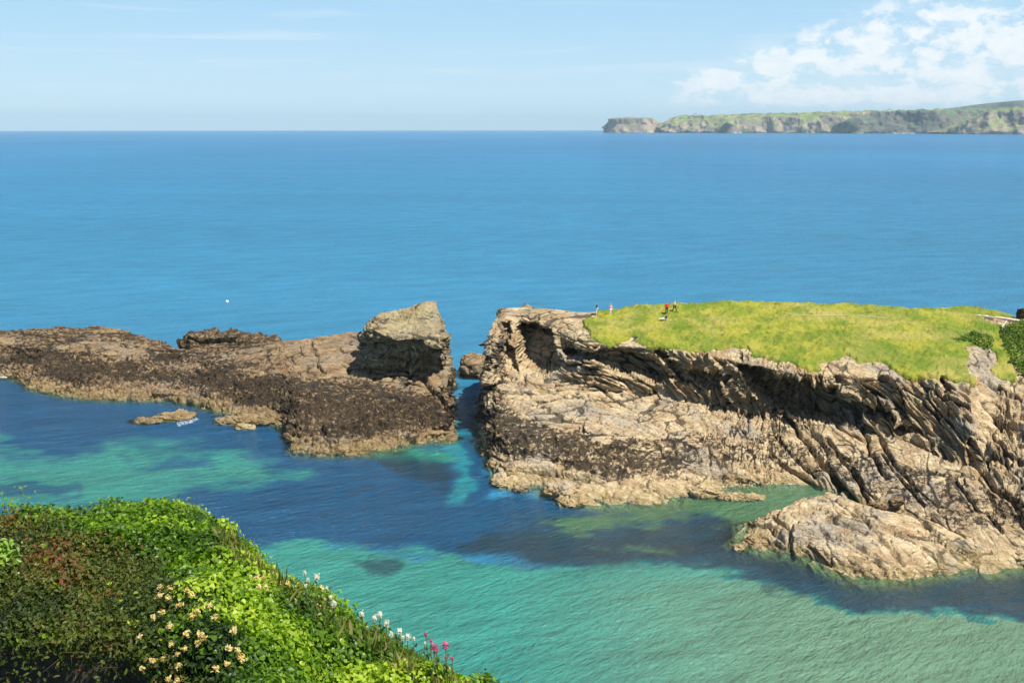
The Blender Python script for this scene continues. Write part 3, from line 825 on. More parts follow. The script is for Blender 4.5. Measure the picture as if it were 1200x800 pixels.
# ------------------------------------------------------------------ people on the turf
def skin_mesh(name, pts, edges, radii, m, parent, root=0, sub=2):
    me = bpy.data.meshes.new(name); me.from_pydata(pts, edges, []); me.materials.append(m)
    o = bpy.data.objects.new(name, me); C.objects.link(o); o.parent = parent
    sk = o.modifiers.new('skin', 'SKIN')
    if not me.skin_vertices: me.skin_vertices.new() if hasattr(me.skin_vertices, 'new') else None
    for i, r in enumerate(radii):
        rr = r if isinstance(r, tuple) else (r, r)
        me.skin_vertices[0].data[i].radius = rr
        me.skin_vertices[0].data[i].use_root = (i == root)
    sk.use_smooth_shade = True
    sb = o.modifiers.new('sub', 'SUBSURF'); sb.levels = sub; sb.render_levels = sub
    return o


SKIN = simple('skin', (.52, .32, .22), .6, .08)


def person(loc, rz, label, top, bottom, hair, pose='stand', sleeves=1.0, group='people walking on the turf top'):
    r = empty('person', loc, rz); r.scale = (1.1, 1.1, 1.1)
    tag(r, label, 'person', group)
    J = {}
    if pose == 'sit':
        hip = np.array([0, 0, .12]); tilt = -.12
        J.update(pel=hip, wa=hip + [0, tilt * .4, .2], ch=hip + [0, tilt, .42], nk=hip + [0, tilt, .58], hd=hip + [0, tilt + .03, .68], ht=hip + [0, tilt + .05, .82])
        for s, k in ((-1, 'l'), (1, 'r')):
            J['h' + k] = hip + [s * .1, .02, 0]; J['k' + k] = hip + [s * .14, .42, .14 if s > 0 else .05]; J['a' + k] = hip + [s * .16, .86, -.04]; J['t' + k] = hip + [s * .17, .93, .08]
            J['s' + k] = hip + [s * .19, tilt, .52]; J['e' + k] = hip + [s * .26, tilt - .10, .26]; J['w' + k] = hip + [s * .28, tilt - .20, .02]
    else:
        st = {'stand': 0.03, 'walk': .26, 'slow': .12}[pose]
        J.update(pel=np.array([0, 0, .92]), wa=np.array([0, 0, 1.08]), ch=np.array([0, .01, 1.30]), nk=np.array([0, .01, 1.47]), hd=np.array([0, .03, 1.57]), ht=np.array([0, .04, 1.70]))
        for s, k in ((-1, 'l'), (1, 'r')):
            J['h' + k] = np.array([s * .1, 0, .88]); J['k' + k] = np.array([s * .11, s * st * .55 + .04, .49]); J['a' + k] = np.array([s * .11, s * st, .09]); J['t' + k] = np.array([s * .13, s * st + .17, .03])
            J['s' + k] = np.array([s * .19, 0, 1.41]); J['e' + k] = np.array([s * .26, -s * st * .5 - .03, 1.13]); J['w' + k] = np.array([s * .26, -s * st * .9 + .10, .90])
    names = list(J); P = [tuple(float(c) for c in J[k]) for k in names]; ix = {k: i for i, k in enumerate(names)}
    for k in 'lr':     # hand
        w = np.array(J['w' + k]); e = np.array(J['e' + k]); d = (w - e) / np.linalg.norm(w - e)
        ix['f' + k] = len(P); P.append(tuple(float(c) for c in (w + d * .12)))
    E = [('pel', 'wa'), ('wa', 'ch'), ('ch', 'nk'), ('nk', 'hd'), ('hd', 'ht')]
    for k in 'lr': E += [('pel', 'h' + k), ('h' + k, 'k' + k), ('k' + k, 'a' + k), ('a' + k, 't' + k), ('ch', 's' + k), ('s' + k, 'e' + k), ('e' + k, 'w' + k), ('w' + k, 'f' + k)]
    rad = dict(pel=.13, wa=.12, ch=.14, nk=.055, hd=.10, ht=.075)
    for k in 'lr': rad.update({'h' + k: .085, 'k' + k: .06, 'a' + k: .042, 't' + k: .035, 's' + k: .06, 'e' + k: .042, 'w' + k: .028, 'f' + k: .022})
    order = sorted(ix, key=lambda k: ix[k])
    skin_mesh('body', P, [(ix[a], ix[b]) for a, b in E], [rad[k] for k in order], SKIN, r, ix['pel'])

    def cloth(nm, keys, edges, m, gain, rt):
        K = {k: i for i, k in enumerate(keys)}
        skin_mesh(nm, [P[ix[k]] for k in keys], [(K[a], K[b]) for a, b in edges], [rad[k] * gain + .012 for k in keys], m, r, K[rt])
    cloth('shirt', ['pel', 'wa', 'ch', 'sl', 'sr', 'el', 'er'], [('pel', 'wa'), ('wa', 'ch'), ('ch', 'sl'), ('ch', 'sr'), ('sl', 'el'), ('sr', 'er')], top, 1.16, 'wa')
    cloth('trousers', ['pel', 'hl', 'hr', 'kl', 'kr', 'al', 'ar'], [('pel', 'hl'), ('pel', 'hr'), ('hl', 'kl'), ('hr', 'kr'), ('kl', 'al'), ('kr', 'ar')], bottom, 1.18, 'pel')
    for k in 'lr':
        skin_mesh('shoe', [P[ix['a' + k]], P[ix['t' + k]]], [(0, 1)], [.055, .048], bottom if pose == 'sit' else SHOE, r)
    h = np.array(J['ht']); q = np.array(J['hd'])
    skin_mesh('hair', [tuple(float(c) for c in q + [0, -.05, .03]), tuple(float(c) for c in h + [0, -.03, .0])], [(0, 1)], [.10, .09], hair, r)
    return r


SHOE = simple('shoe_leather', (.06, .05, .05))
NAVY = simple('navy_cloth', (.03, .035, .08)); PALE = simple('pale_cloth', (.72, .70, .66)); RED = simple('red_cloth', (.75, .03, .02))
PINK = simple('pink_cloth', (.62, .30, .30)); BLACK = simple('black_cloth', (.02, .02, .025)); TAN = simple('beige_cloth', (.45, .38, .30))
HAIRD = simple('dark_hair', (.03, .02, .015)); HAIRB = simple('brown_hair', (.14, .08, .04))


def ground(px, py, dz=0.12):
    p = head_at(px, py); return (float(p[0]), float(p[1]), float(p[2]) + dz)


person(ground(698.5, 368, .05), R(70), 'person in navy top and pale trousers on the bare rock, leftmost on the headland', NAVY, PALE, HAIRD, 'stand')
person(ground(715.5, 369, .05), R(200), 'person in pink top and pale trousers standing second from the left', PINK, PALE, HAIRB, 'slow')
person(ground(780.3, 369, .25), R(0), 'person in a bright red top standing behind the seated person', RED, BLACK, HAIRD, 'stand')
person(ground(790.3, 366.5, .25), R(-75), 'person in white top and black trousers striding, rightmost on the turf', PALE, BLACK, HAIRB, 'walk')
person(ground(780, 376, .30), R(75), 'person in dark top and white trousers sitting with legs stretched left', NAVY, PALE, HAIRD, 'sit')


# ------------------------------------------------------------------ sea bed and sea
def height_raster():
    x0, y0, s, nx, ny = -170., 60., .5, 680, 420
    hgt = np.full((nx, ny), -9.)
    for V in HT:
        i = ((V[:, 0] - x0) / s).astype(int); j = ((V[:, 1] - y0) / s).astype(int)
        ok = (i >= 0) & (i < nx) & (j >= 0) & (j < ny)
        np.maximum.at(hgt, (i[ok], j[ok]), V[ok, 2])
    # close pin holes
    for _ in range(2):
        nb = np.stack([np.roll(hgt, 1, 0), np.roll(hgt, -1, 0), np.roll(hgt, 1, 1), np.roll(hgt, -1, 1)])
        hgt = np.where(hgt < -8.5, nb.max(0), hgt)
    for _ in range(2):
        hgt = (2 * hgt + np.roll(hgt, 1, 0) + np.roll(hgt, -1, 0) + np.roll(hgt, 1, 1) + np.roll(hgt, -1, 1)) / 6
    return hgt, x0, y0, s


HR = height_raster()


def lookup(x, y):
    h, x0, y0, s = HR
    i = np.clip(((x - x0) / s), 0, h.shape[0] - 2); j = np.clip(((y - y0) / s), 0, h.shape[1] - 2)
    a = i.astype(int); b = j.astype(int); u, v = i - a, j - b
    return (h[a, b] * (1 - u) * (1 - v) + h[a + 1, b] * u * (1 - v) + h[a, b + 1] * (1 - u) * v + h[a + 1, b + 1] * u * v)


def build_sea():
    ang = np.concatenate([np.arange(-180, -34, 2.0), np.arange(-34, 36, .13), np.arange(36, 180, 2.0)])
    rad = np.concatenate([[1., 30, 50, 60], np.arange(66, 250, .45), 250 * 1.035 ** np.arange(1, 150)])
    rad = rad[rad < 46000]
    A, Rr = np.meshgrid(np.radians(ang), rad, indexing='ij')
    X = Rr * np.sin(A); Y = Rr * np.cos(A)
    Z = -Rr ** 2 / (2 * EARTH)
    px, py = proj(np.stack([X, Y, Z], -1))
    px = np.where(Y < 5, -5000, px)
    near = (Rr < 260) & (Y > 40)
    P2 = np.stack([X, Y, 0 * X], -1)
    w1 = fbm(P2 * .045, 4, 900) - .5; w2 = fbm(P2 * .045 + 40, 4, 910) - .5
    f1 = fbm(P2 * .25, 4, 920) - .5
    f2 = fbm(P2 * .12 + 9, 4, 925) - .5
    qx = px + w1 * 90 + f1 * 40; qy = py + w2 * 34 + f1 * 12 + f2 * 30
    c = lambda *v: np.array(v)
    f3 = fbm(P2 * np.array([.30, .42, 1]) + 3, 4, 927, .65) - .5
    OPEN = c(.024, .15, .305); DEEP = c(.006, .066, .145); SAND = c(.034, .225, .185); GREEN = c(.085, .20, .10)
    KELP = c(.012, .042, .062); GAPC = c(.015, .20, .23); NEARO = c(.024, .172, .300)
    col = np.zeros(X.shape + (3,))
    far = smooth(np.log(np.maximum(Rr, 1)), math.log(240), math.log(5000))
    col[:] = NEARO; k = far[..., None]; col = col * (1 - k) + OPEN * k
    # broad open-water mottling
    mott = fbm(np.stack([X * .004, Y * .0012, 0 * X], -1), 4, 930) - .5
    col *= (1 + .35 * mott)[..., None]

    def put(colr, poly, fe=10, amt=1.0, wob=True):
        nonlocal col
        s = poly_sd(qx if wob else px, qy if wob else py, poly) + f3 * (30 if wob else 12)
        k = (smooth(s, -fe, fe) * amt * near)[..., None]
        col = col * (1 - k) + colr * k
    put(DEEP, [(-300, 425), (100, 440), (330, 470), (545, 480), (580, 500), (590, 580), (900, 560), (1500, 650), (1500, 760), (1000, 720), (870, 655), (500, 650), (300, 652), (-300, 660)], 8)
    put(SAND * .9, [(-300, 535), (-20, 535), (60, 540), (140, 525), (280, 535), (345, 548), (300, 560), (200, 575), (100, 590), (60, 596), (-300, 600)], 12, .95)
    put(DEEP, [(-40, 562), (40, 560), (80, 568), (30, 578), (-60, 580)], 7, .8)
    put(DEEP, [(140, 540), (220, 538), (240, 550), (170, 556)], 7, .8)
    put(SAND * .8, [(-60, 515), (10, 512), (20, 520), (-40, 528)], 6, .7)
    put(GAPC, [(528, 500), (556, 505), (560, 540), (555, 585), (530, 582), (538, 550), (525, 530)], 7, .85)
    put(c(.02, .22, .15), [(430, 524), (520, 518), (530, 530), (505, 542), (440, 536)], 7, .9)
    put(KELP * .8, [(430, 532), (500, 530), (530, 545), (520, 566), (460, 562)], 8, .8)
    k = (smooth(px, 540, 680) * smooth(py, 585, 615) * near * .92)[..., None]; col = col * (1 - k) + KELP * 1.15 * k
    put(SAND, [(240, 652), (420, 648), (540, 654), (640, 664), (740, 652), (800, 656), (870, 668), (930, 684), (1000, 704), (1100, 720), (1500, 750), (1800, 1400), (100, 1400)], 6, 1)
    g = (smooth(px, 560, 1000) * smooth(py, 645, 700) * near)[..., None] * .95
    base = col; col = base * (1 - g * (base[..., 1:2] > .2)) + c(.118, .225, .142) * g * (base[..., 1:2] > .2)
    put(KELP * 1.2, [(440, 664), (480, 655), (505, 660), (490, 672), (455, 674)], 5, .75)
    put(KELP * 1.2, [(555, 658), (590, 656), (580, 664)], 4, .5)
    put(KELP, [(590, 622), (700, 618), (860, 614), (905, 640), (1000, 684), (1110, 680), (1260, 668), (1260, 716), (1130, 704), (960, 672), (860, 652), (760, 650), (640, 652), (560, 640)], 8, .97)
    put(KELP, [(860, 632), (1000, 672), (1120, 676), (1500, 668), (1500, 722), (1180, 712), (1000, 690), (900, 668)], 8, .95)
    put(GREEN * .72, [(650, 612), (700, 600), (790, 594), (860, 592), (880, 600), (884, 622), (820, 614), (740, 616), (690, 622)], 6, .9, True)
    put(GREEN * .9, [(790, 592), (840, 586), (872, 568), (960, 568), (985, 578), (950, 590), (905, 604), (885, 622), (850, 608)], 6, .95, False)
    put(GREEN * .8, [(700, 632), (760, 636), (800, 648), (740, 642)], 5, .6)
    put(KELP * 1.1, [(890, 672), (960, 680), (950, 688), (890, 684)], 5, .6)
    hgt = lookup(X, Y); hgt = np.where(near, hgt, -9)
    depth = np.clip(-np.maximum(hgt, -9), 0, 9)
    op = 1 - np.exp(-depth * 1.15)
    op = np.clip(op * .97, .12, 1); op = np.where(near, op, 1)
    # foam: thin ragged hem and the two breaking places
    fo = np.zeros(X.shape)
    for poly, amt in [([(206, 494), (228, 487), (236, 490), (226, 496), (205, 501)], .56), ([(158, 497), (168, 499), (160, 501), (152, 499)], .5),
                      ([(-30, 437), (12, 438), (10, 443), (-30, 442)], .7), ([(160, 469), (192, 468), (194, 472), (165, 472)], .45),
                      ([(246, 496), (262, 494), (264, 498), (250, 499)], .5), ([(525, 505), (534, 500), (533, 516), (526, 514)], .35)]:
        fo = np.maximum(fo, amt * smooth(poly_sd(px, py, poly), -2.5, 1.5))
    edge = smooth(hgt, -1.0, -.1) * .36
    fo = np.maximum(fo, np.where(near, edge, 0))
    global SAND_KEEP
    V = np.stack([X, Y, Z], -1)
    m, n = mat('sea_water')
    p = n.pos()
    wc = n.attr('wcol', 'Color')
    dist = n.a('ShaderNodeVectorMath', {0: p, 1: (0, 0, H)}, operation='DISTANCE').outputs['Value']
    # colour mottling: weed clumps on the bottom close in, wind streaks far out; ripple shading painted in too
    cl = n.noise(p, .55, 6, .7); cl2 = n.noise(p, 2.2, 3, .6)
    f = n.m('ADD', .60, n.m('ADD', n.m('MULTIPLY', cl, .52), n.m('MULTIPLY', cl2, .34)))
    st = n.noise(n.mapping(p, (.0020, .012, 1), (0, 0, .12)), 1.0, 6, .6)
    f = n.m('MULTIPLY', f, n.m('ADD', .84, n.m('MULTIPLY', st, .32)))
    wv = n.noise(n.mapping(p, (.05, .13, 1), (0, 0, -.35)), 1.0, 12, .76)
    f = n.m('MULTIPLY', f, n.m('ADD', .40, n.m('MULTIPLY', wv, 1.2)))  # light and dark of the wavelets painted into the water colour
    wc2 = n.a('ShaderNodeVectorMath', {0: wc, 3: f}, operation='SCALE').outputs[0]
    # ripples
    r1 = n.noise(n.mapping(p, (.42, 1.35, 1), (0, 0, -.75)), 1.0, 5, .6, .3)
    r2 = n.noise(n.mapping(p, (.10, .26, 1), (0, 0, -.5)), 1.0, 4, .6, .2)
    r3 = n.noise(n.mapping(p, (1.6, 3.8, 1), (0, 0, -.95)), 1.0, 3, .6)
    r4 = n.noise(n.mapping(p, (.02, .06, 1), (0, 0, -.15)), 1.0, 5, .65)
    hh = n.m('ADD', n.m('ADD', n.m('MULTIPLY', r1, .85), n.m('MULTIPLY', r2, 1.5)), n.m('ADD', n.m('MULTIPLY', r3, .34), n.m('MULTIPLY', r4, 3.0)))
    bm = n.a('ShaderNodeBump', {'Height': hh, 'Strength': 1.0, 'Distance': .85})
    # facets of the ripples carry a little of the water colour's variation
    dif = n.a('ShaderNodeBsdfDiffuse', {'Color': wc2, 'Normal': bm})
    tr = n.a('ShaderNodeBsdfTransparent', {'Color': (.62, .90, .80, 1)})
    body = n.a('ShaderNodeMixShader', {0: n.attr('op'), 1: tr.outputs[0], 2: dif.outputs[0]})
    fr = n.a('ShaderNodeFresnel', {'IOR': 1.333, 'Normal': bm}).outputs[0]
    fr = n.m('MINIMUM', fr, .26)
    gl = n.a('ShaderNodeBsdfAnisotropic' if hasattr(bpy.types, 'ShaderNodeBsdfAnisotropic') else 'ShaderNodeBsdfGlossy', {'Color': (1, 1, 1, 1), 'Roughness': .12, 'Normal': bm})
    s = n.a('ShaderNodeMixShader', {0: fr, 1: body.outputs[0], 2: gl.outputs[0]})
    fm = n.ss(n.m('ADD', n.attr('foam'), n.m('MULTIPLY', n.m('SUBTRACT', n.noise(p, 2.6, 6, .75), .5), 1.3)), .52, .72)
    foam = n.a('ShaderNodeBsdfDiffuse', {'Color': (.75, .80, .82, 1)})
    s = n.a('ShaderNodeMixShader', {0: n.m('MULTIPLY', fm, .9), 1: s.outputs[0], 2: foam.outputs[0]})
    n.a('ShaderNodeOutputMaterial', {'Surface': s})
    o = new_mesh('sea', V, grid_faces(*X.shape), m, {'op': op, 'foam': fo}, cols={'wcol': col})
    tag(o, 'blue open sea turning turquoise over the sandy shallows', 'sea', kind='structure')
    # sea bed: one sheet under everything
    nx, ny = 260, 200
    gx = np.linspace(-600, 600, nx); gy = np.linspace(-60, 700, ny)
    A, B = np.meshgrid(gx, gy, indexing='ij')
    zz = -5.6 + 2.0 * (fbm(np.stack([A * .03, B * .03, 0 * A], -1), 3, 950) - .5)
    m2 = simple('sea_bed_sand', (.34, .30, .20), .95, .35, .4)
    o = new_mesh('seabed', np.stack([A, B, zz], -1), grid_faces(nx, ny), m2)
    tag(o, 'sandy sea bed under the shallow bay', 'seabed', kind='structure')


build_sea()

# white float far out
p = PZ(266.3, 353.6, 0.0)
fr = empty('buoy', (float(p[0]), float(p[1]), 0.0)); tag(fr, 'tiny white float alone on the open sea above the reef', 'buoy')


def lathe(name, prof, m, parent, seg=16):
    V = []; F = []
    for r_, z in prof:
        for i in range(seg):
            a = 2 * math.pi * i / seg; V.append((r_ * math.cos(a), r_ * math.sin(a), z))
    for k in range(len(prof) - 1):
        for i in range(seg):
            F.append((k * seg + i, k * seg + (i + 1) % seg, (k + 1) * seg + (i + 1) % seg, (k + 1) * seg + i))
    me = bpy.data.meshes.new(name); me.from_pydata(V, [], F); me.materials.append(m)
    for q in me.polygons: q.use_smooth = True
    o = bpy.data.objects.new(name, me); C.objects.link(o); o.parent = parent; return o


WHITE = simple('white_plastic', (.85, .87, .87), .4, .03)
lathe('float_ball', [(.01, -.32), (.26, -.22), (.40, 0), (.40, .16), (.28, .36), (.08, .46), (.01, .47)], WHITE, fr)
lathe('ring', [(.03, .44), (.07, .46), (.07, .52), (.03, .54), (.01, .54)], simple('steel', (.4, .4, .42), .4), fr)


# ------------------------------------------------------------------ far coast
def far_mat(name, cliff, green, dark):
    m, n = mat(name)
    p = n.pos()
    a = n.noise(n.mapping(p, (1, 1, .35)), .010, 7, .65); b = n.noise(p, .0045, 6, .6)
    g = n.mix(n.ss(b, .42, .6), green, [min(1, x * 1.5) for x in green])
    g = n.mix(n.m('MULTIPLY', n.ss(n.noise(p, .012, 5, .6), .55, .66), .6), g, (.22, .19, .08))
    ccol = n.mix(n.ss(a, .42, .60), dark, cliff)
    ccol = n.mix(n.ss(n.noise(p, .018, 5, .7), .52, .66), ccol, green)
    col = n.mix(n.attr('turf'), ccol, g)
    surf = n.attr('surf')
    col = n.mix(n.m('MULTIPLY', surf, n.ss(n.noise(p, .03, 4, .7), .50, .66)), col, (.50, .53, .53))
    b = n.a('ShaderNodeBsdfPrincipled', {'Base Color': col, 'Roughness': .95})
    n.a('ShaderNodeOutputMaterial', {'Surface': b}); return m


FARM = far_mat('far_cliffs', (.37, .285, .20), (.13, .17, .045), (.15, .12, .11))
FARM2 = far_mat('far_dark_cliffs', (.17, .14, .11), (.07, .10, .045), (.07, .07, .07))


def sea_z(d): return -d * d / (2 * EARTH)


def coast(name, rows, m, label, amp, seed, depth=500, steep=.35, cat='cliff', kind='structure'):
    """rows: (px, py_top, distance, cliff_share)"""
    net = []
    for px, pt, d, cs in rows:
        zb = sea_z(d)
        top = PD(px, pt, d + depth * .45)
        x0 = (px - 600) / FPX / cT * d
        rise = top[2] - zb
        foot = np.array([x0 * .995, d, zb - 4])
        c1 = np.array([x0, d + 25, zb + rise * cs * .45])
        edge = np.array([x0, d + 25 + rise * steep, zb + rise * cs])
        net.append([foot - np.array([0, 60, 30.]), foot, c1, edge, (edge + top) / 2 + np.array([0, 0, rise * (1 - cs) * .12]), top, top + np.array([0, depth, -rise * .6]), top + np.array([0, depth * 1.6, -rise * 2.0])])
    G = loft(net, (7.0, 7.0), maxseg=26)
    N = gnormals(G)
    zb = -G[..., 1] ** 2 / (2 * EARTH)
    hh = np.clip((G[..., 2] - zb) / 60, 0, 1)
    rid = np.abs(fbm(G * np.array([.010, .010, .003]), 4, seed) - .5) * 2
    gul = fbm(G * np.array([.022, .022, .006]), 4, seed + 5) - .5
    lev = np.linspace(0, 1, G.shape[1])[None]
    cl = smooth(.72 - lev, 0, .3) * (hh > 0)
    D = (.5 - rid) * 1.5 + gul * 1.4
    G = G + N * np.array([1, 1, .35]) * (D * amp * cl)[..., None]
    G = G + np.array([0, 0, 1.]) * ((fbm(G * .012, 4, seed + 9) - .5) * amp * .16)[..., None]
    nn = gnormals(G)
    turf = smooth(nn[..., 2] + (fbm(G * .01, 3, seed + 3) - .5) * .7, .62, .86) * smooth(hh, .1, .35)
    surf = smooth(10 - (G[..., 2] - zb), 0, 6)
    o = new_mesh(name, G, grid_faces(*G.shape[:2]), m, {'turf': turf, 'surf': surf})
    return tag(o, label, cat, kind=kind)


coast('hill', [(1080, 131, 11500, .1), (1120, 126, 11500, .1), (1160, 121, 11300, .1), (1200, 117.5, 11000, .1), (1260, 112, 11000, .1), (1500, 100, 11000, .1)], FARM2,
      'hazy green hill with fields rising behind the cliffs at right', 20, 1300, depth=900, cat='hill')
coast('headland', [(709, 150, 9300, .5), (713, 141.5, 9200, .6), (722, 139.5, 9100, .6), (745, 138.6, 9100, .6), (765, 140, 9150, .6), (775, 146, 9250, .6), (780, 152, 9300, .6)], FARM,
      'small flat topped far headland, leftmost of the distant coast', 34, 1000, depth=160)
coast('cliff', [(772, 151, 9000, .5), (780, 145, 8950, .5), (792, 138, 8900, .5), (812, 136.5, 8800, .5), (835, 136.2, 8700, .55), (860, 135.5, 8700, .75), (885, 134.5, 8700, .8), (910, 134, 8600, .8), (940, 134, 8500, .75), (970, 132.6, 8450, .7), (1000, 132, 8400, .6), (1040, 131, 8500, .5), (1100, 130, 8700, .5)], FARM,
      'long line of sandy brown far cliffs under green fields', 62, 1100, depth=500)
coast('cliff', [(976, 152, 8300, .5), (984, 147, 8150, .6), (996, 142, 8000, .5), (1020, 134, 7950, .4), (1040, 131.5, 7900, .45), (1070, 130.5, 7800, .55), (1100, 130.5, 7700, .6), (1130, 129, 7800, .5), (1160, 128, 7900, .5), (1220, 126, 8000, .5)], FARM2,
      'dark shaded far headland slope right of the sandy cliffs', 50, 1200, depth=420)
coast('cliff', [(1104, 155.5, 7300, .5), (1116, 152, 7200, .5), (1130, 146, 7100, .45), (1142, 139, 7050, .4), (1160, 132, 7000, .4), (1180, 129, 6950, .4), (1200, 127, 6900, .4), (1260, 122, 6900, .4), (1500, 112, 6900, .4)], FARM,
      'nearest far cliffs at the right edge with pale rocky shore', 48, 1250, depth=420)
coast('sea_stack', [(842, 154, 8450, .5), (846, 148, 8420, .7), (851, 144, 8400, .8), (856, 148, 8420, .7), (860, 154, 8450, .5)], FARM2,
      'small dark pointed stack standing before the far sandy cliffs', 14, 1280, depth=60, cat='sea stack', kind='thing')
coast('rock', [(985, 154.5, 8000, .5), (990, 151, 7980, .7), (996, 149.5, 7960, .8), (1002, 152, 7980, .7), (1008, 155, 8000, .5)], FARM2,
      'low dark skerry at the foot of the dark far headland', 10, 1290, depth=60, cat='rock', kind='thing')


# far houses on the skyline
def house(px, py, d, w, h, label, roof):
    p = PD(px, py, d)
    r = empty('house', (float(p[0]), float(p[1]), float(p[2]) - 6)); tag(r, label, 'house', 'white houses on the far cliff top')
    hw, hd = w / 2, w * .3
    V = [(-hw, -hd, -8), (hw, -hd, -8), (hw, hd, -8), (-hw, hd, -8), (-hw, -hd, h), (hw, -hd, h), (hw, hd, h), (-hw, hd, h), (-hw, 0, h * 1.45), (hw, 0, h * 1.45)]
    for nm, F, m in (('wall', [(0, 1, 5, 4), (1, 2, 6, 9, 5), (2, 3, 7, 6), (3, 0, 4, 8, 7)], HW), ('roof', None, roof)):
        if F is None:
            e = 1.0; hh = h * 1.45 + .3
            V = [(-hw - e, -hd - e, h - .4), (hw + e, -hd - e, h - .4), (hw + e, 0, hh), (-hw - e, 0, hh), (hw + e, hd + e, h - .4), (-hw - e, hd + e, h - .4)]
            V += [(x, y, z - .5) for x, y, z in V]
            F = [(0, 1, 2, 3), (3, 2, 4, 5), (7, 6, 9, 8), (8, 9, 11, 10), (0, 6, 7, 1), (4, 10, 11, 5), (1, 7, 8, 2), (2, 8, 10, 4), (0, 3, 9, 6), (3, 5, 11, 9)]
        me = bpy.data.meshes.new(nm); me.from_pydata(V, [], F); me.materials.append(m)
        o = bpy.data.objects.new(nm, me); C.objects.link(o); o.parent = r
    return r


HW = simple('render_white', (.8, .8, .78), .9, .05, .1)
SLATE = simple('slate_roof', (.16, .17, .19), .8, .1, .1)
house(815, 134.8, 8950, 22, 12, 'solitary far building left of the other houses', SLATE)
house(886, 133.8, 8900, 40, 9, 'longest white far building above the sandy cliffs', SLATE)
house(903, 133.2, 8850, 26, 9, 'white far house right of the longest white building', SLATE)
house(1027, 130.8, 8500, 34, 10, 'white far house, left one of the pair on the dark headland', SLATE)
house(1042, 129.8, 8500, 20, 13, 'tall white far house, right one of the pair on the dark headland', SLATE)


# ------------------------------------------------------------------ near hillside and its plants
CREST = [(-420, 600, 14.5), (-150, 606, 13.8), (0, 612, 13.4), (60, 606, 13.2), (110, 604, 13), (168, 592, 13), (205, 592, 12.8), (240, 606, 12.4), (275, 632, 12),
         (325, 668, 11.4), (370, 694, 11), (425, 728, 10.4), (500, 762, 9.8), (575, 805, 9.0), (660, 860, 8.2), (800, 960, 7.0)]
FRONT = [(-420, 900, 6.4), (-150, 900, 6.4), (0, 900, 6.3), (60, 900, 6.3), (110, 900, 6.3), (168, 900, 6.3), (205, 900, 6.3), (240, 900, 6.3), (275, 905, 6.3),
         (325, 910, 6.3), (370, 920, 6.3), (425, 930, 6.3), (500, 940, 6.2), (575, 960, 6.0), (660, 990, 5.7), (800, 1060, 5.2)]


CREST = [(x - (0 if x < 240 else min(42, (x - 240) * .16)), y + (13 if x > 110 else 5), d) for x, y, d in CREST]


def veg_surface(step):
    net = []
    for c, f in zip(CREST, FRONT):
        c = PD(*c); f = PD(*f); mid = (c + f) / 2 + np.array([0, 0, .18])
        net.append([f, (f + mid) / 2 + np.array([0, 0, .05]), mid, (c + mid) / 2 + np.array([0, 0, .12]), c, c + np.array([.15, .7, -.55]), c + np.array([.4, 1.3, -1.9])])
    G = loft(net, step, tens=(.5, .5), maxseg=400)
    N = gnormals(G)
    px, py = proj(G)
    # hollow at the bottom left, and lumps
    holl = smooth(poly_sd(px, py, [(-700, 745), (40, 742), (120, 752), (215, 765), (262, 800), (250, 1000), (-700, 1000)]), -14, 40)
    G = G - np.array([0, 0, 1.]) * (1.7 * holl)[..., None]
    G = G + N * (.70 * (fbm(G * .75, 3, 1500) - .5) + .40 * (fbm(G * 2.6, 3, 1510) - .5) + .16 * (fbm(G * 6.5, 2, 1520) - .5))[..., None]
    N = gnormals(G)
    return G, N


VG, VN = veg_surface((.05, .05))
VPX, VPY = proj(VG)


def build_hillside():
    net = []
    for i, (c, f) in enumerate(zip(CREST, FRONT)):
        c = PD(*c); f = PD(*f)
        net.append([np.array([f[0] * 1.1, -12, 44.6]), np.array([f[0] * 1.05 - .1, .6, 44.1]), f + np.array([0, 0, -1.7]), (c + f) / 2 + np.array([0, 0, -1.1]), c + np.array([0, 0, -.75]),
                    c + np.array([.6, 1.6, -2.9]), np.array([c[0] * 1.5 + 2, c[1] + 12, 26]), np.array([c[0] * 2 + 6, c[1] + 30, 8]), np.array([c[0] * 2.4 + 8, c[1] + 42, -7])])
    for x, k in ((3.5, 1.), (9, 1.2), (25, 1.4), (80, 2)):
        net.append([np.array([x, -12, 44.6]), np.array([x, .4, 43.6]), np.array([x, 2.6 * k, 41.0]), np.array([x, 4 * k, 38]), np.array([x, 5.5 * k, 35]),
                    np.array([x + 1, 7 * k, 32]), np.array([x + 6, 13 * k, 22]), np.array([x + 10, 24 * k, 7]), np.array([x + 12, 34 * k, -7])])
    G = loft(net, (.5, .5), maxseg=40)
    N = gnormals(G)
    G = G + N * ((fbm(G * .5, 4, 1600) - .5) * .5 * smooth(G[..., 1], 1, 14))[..., None]
    hx, hy = proj(G)
    G = G - np.array([0, 0, 1.6]) * (smooth(poly_sd(hx, hy, [(-900, 740), (60, 735), (260, 760), (300, 900), (280, 1300), (-900, 1300)]), -20, 60) * smooth(G[..., 1], 2.5, 4.5))[..., None]
    m = simple('earth_and_litter', (.035, .03, .016), .95, .5, 1.5)
    o = new_mesh('hillside', G, grid_faces(*G.shape[:2]), m)
    tag(o, 'steep earthy hillside under the foreground ivy', 'hillside', kind='structure')


build_hillside()


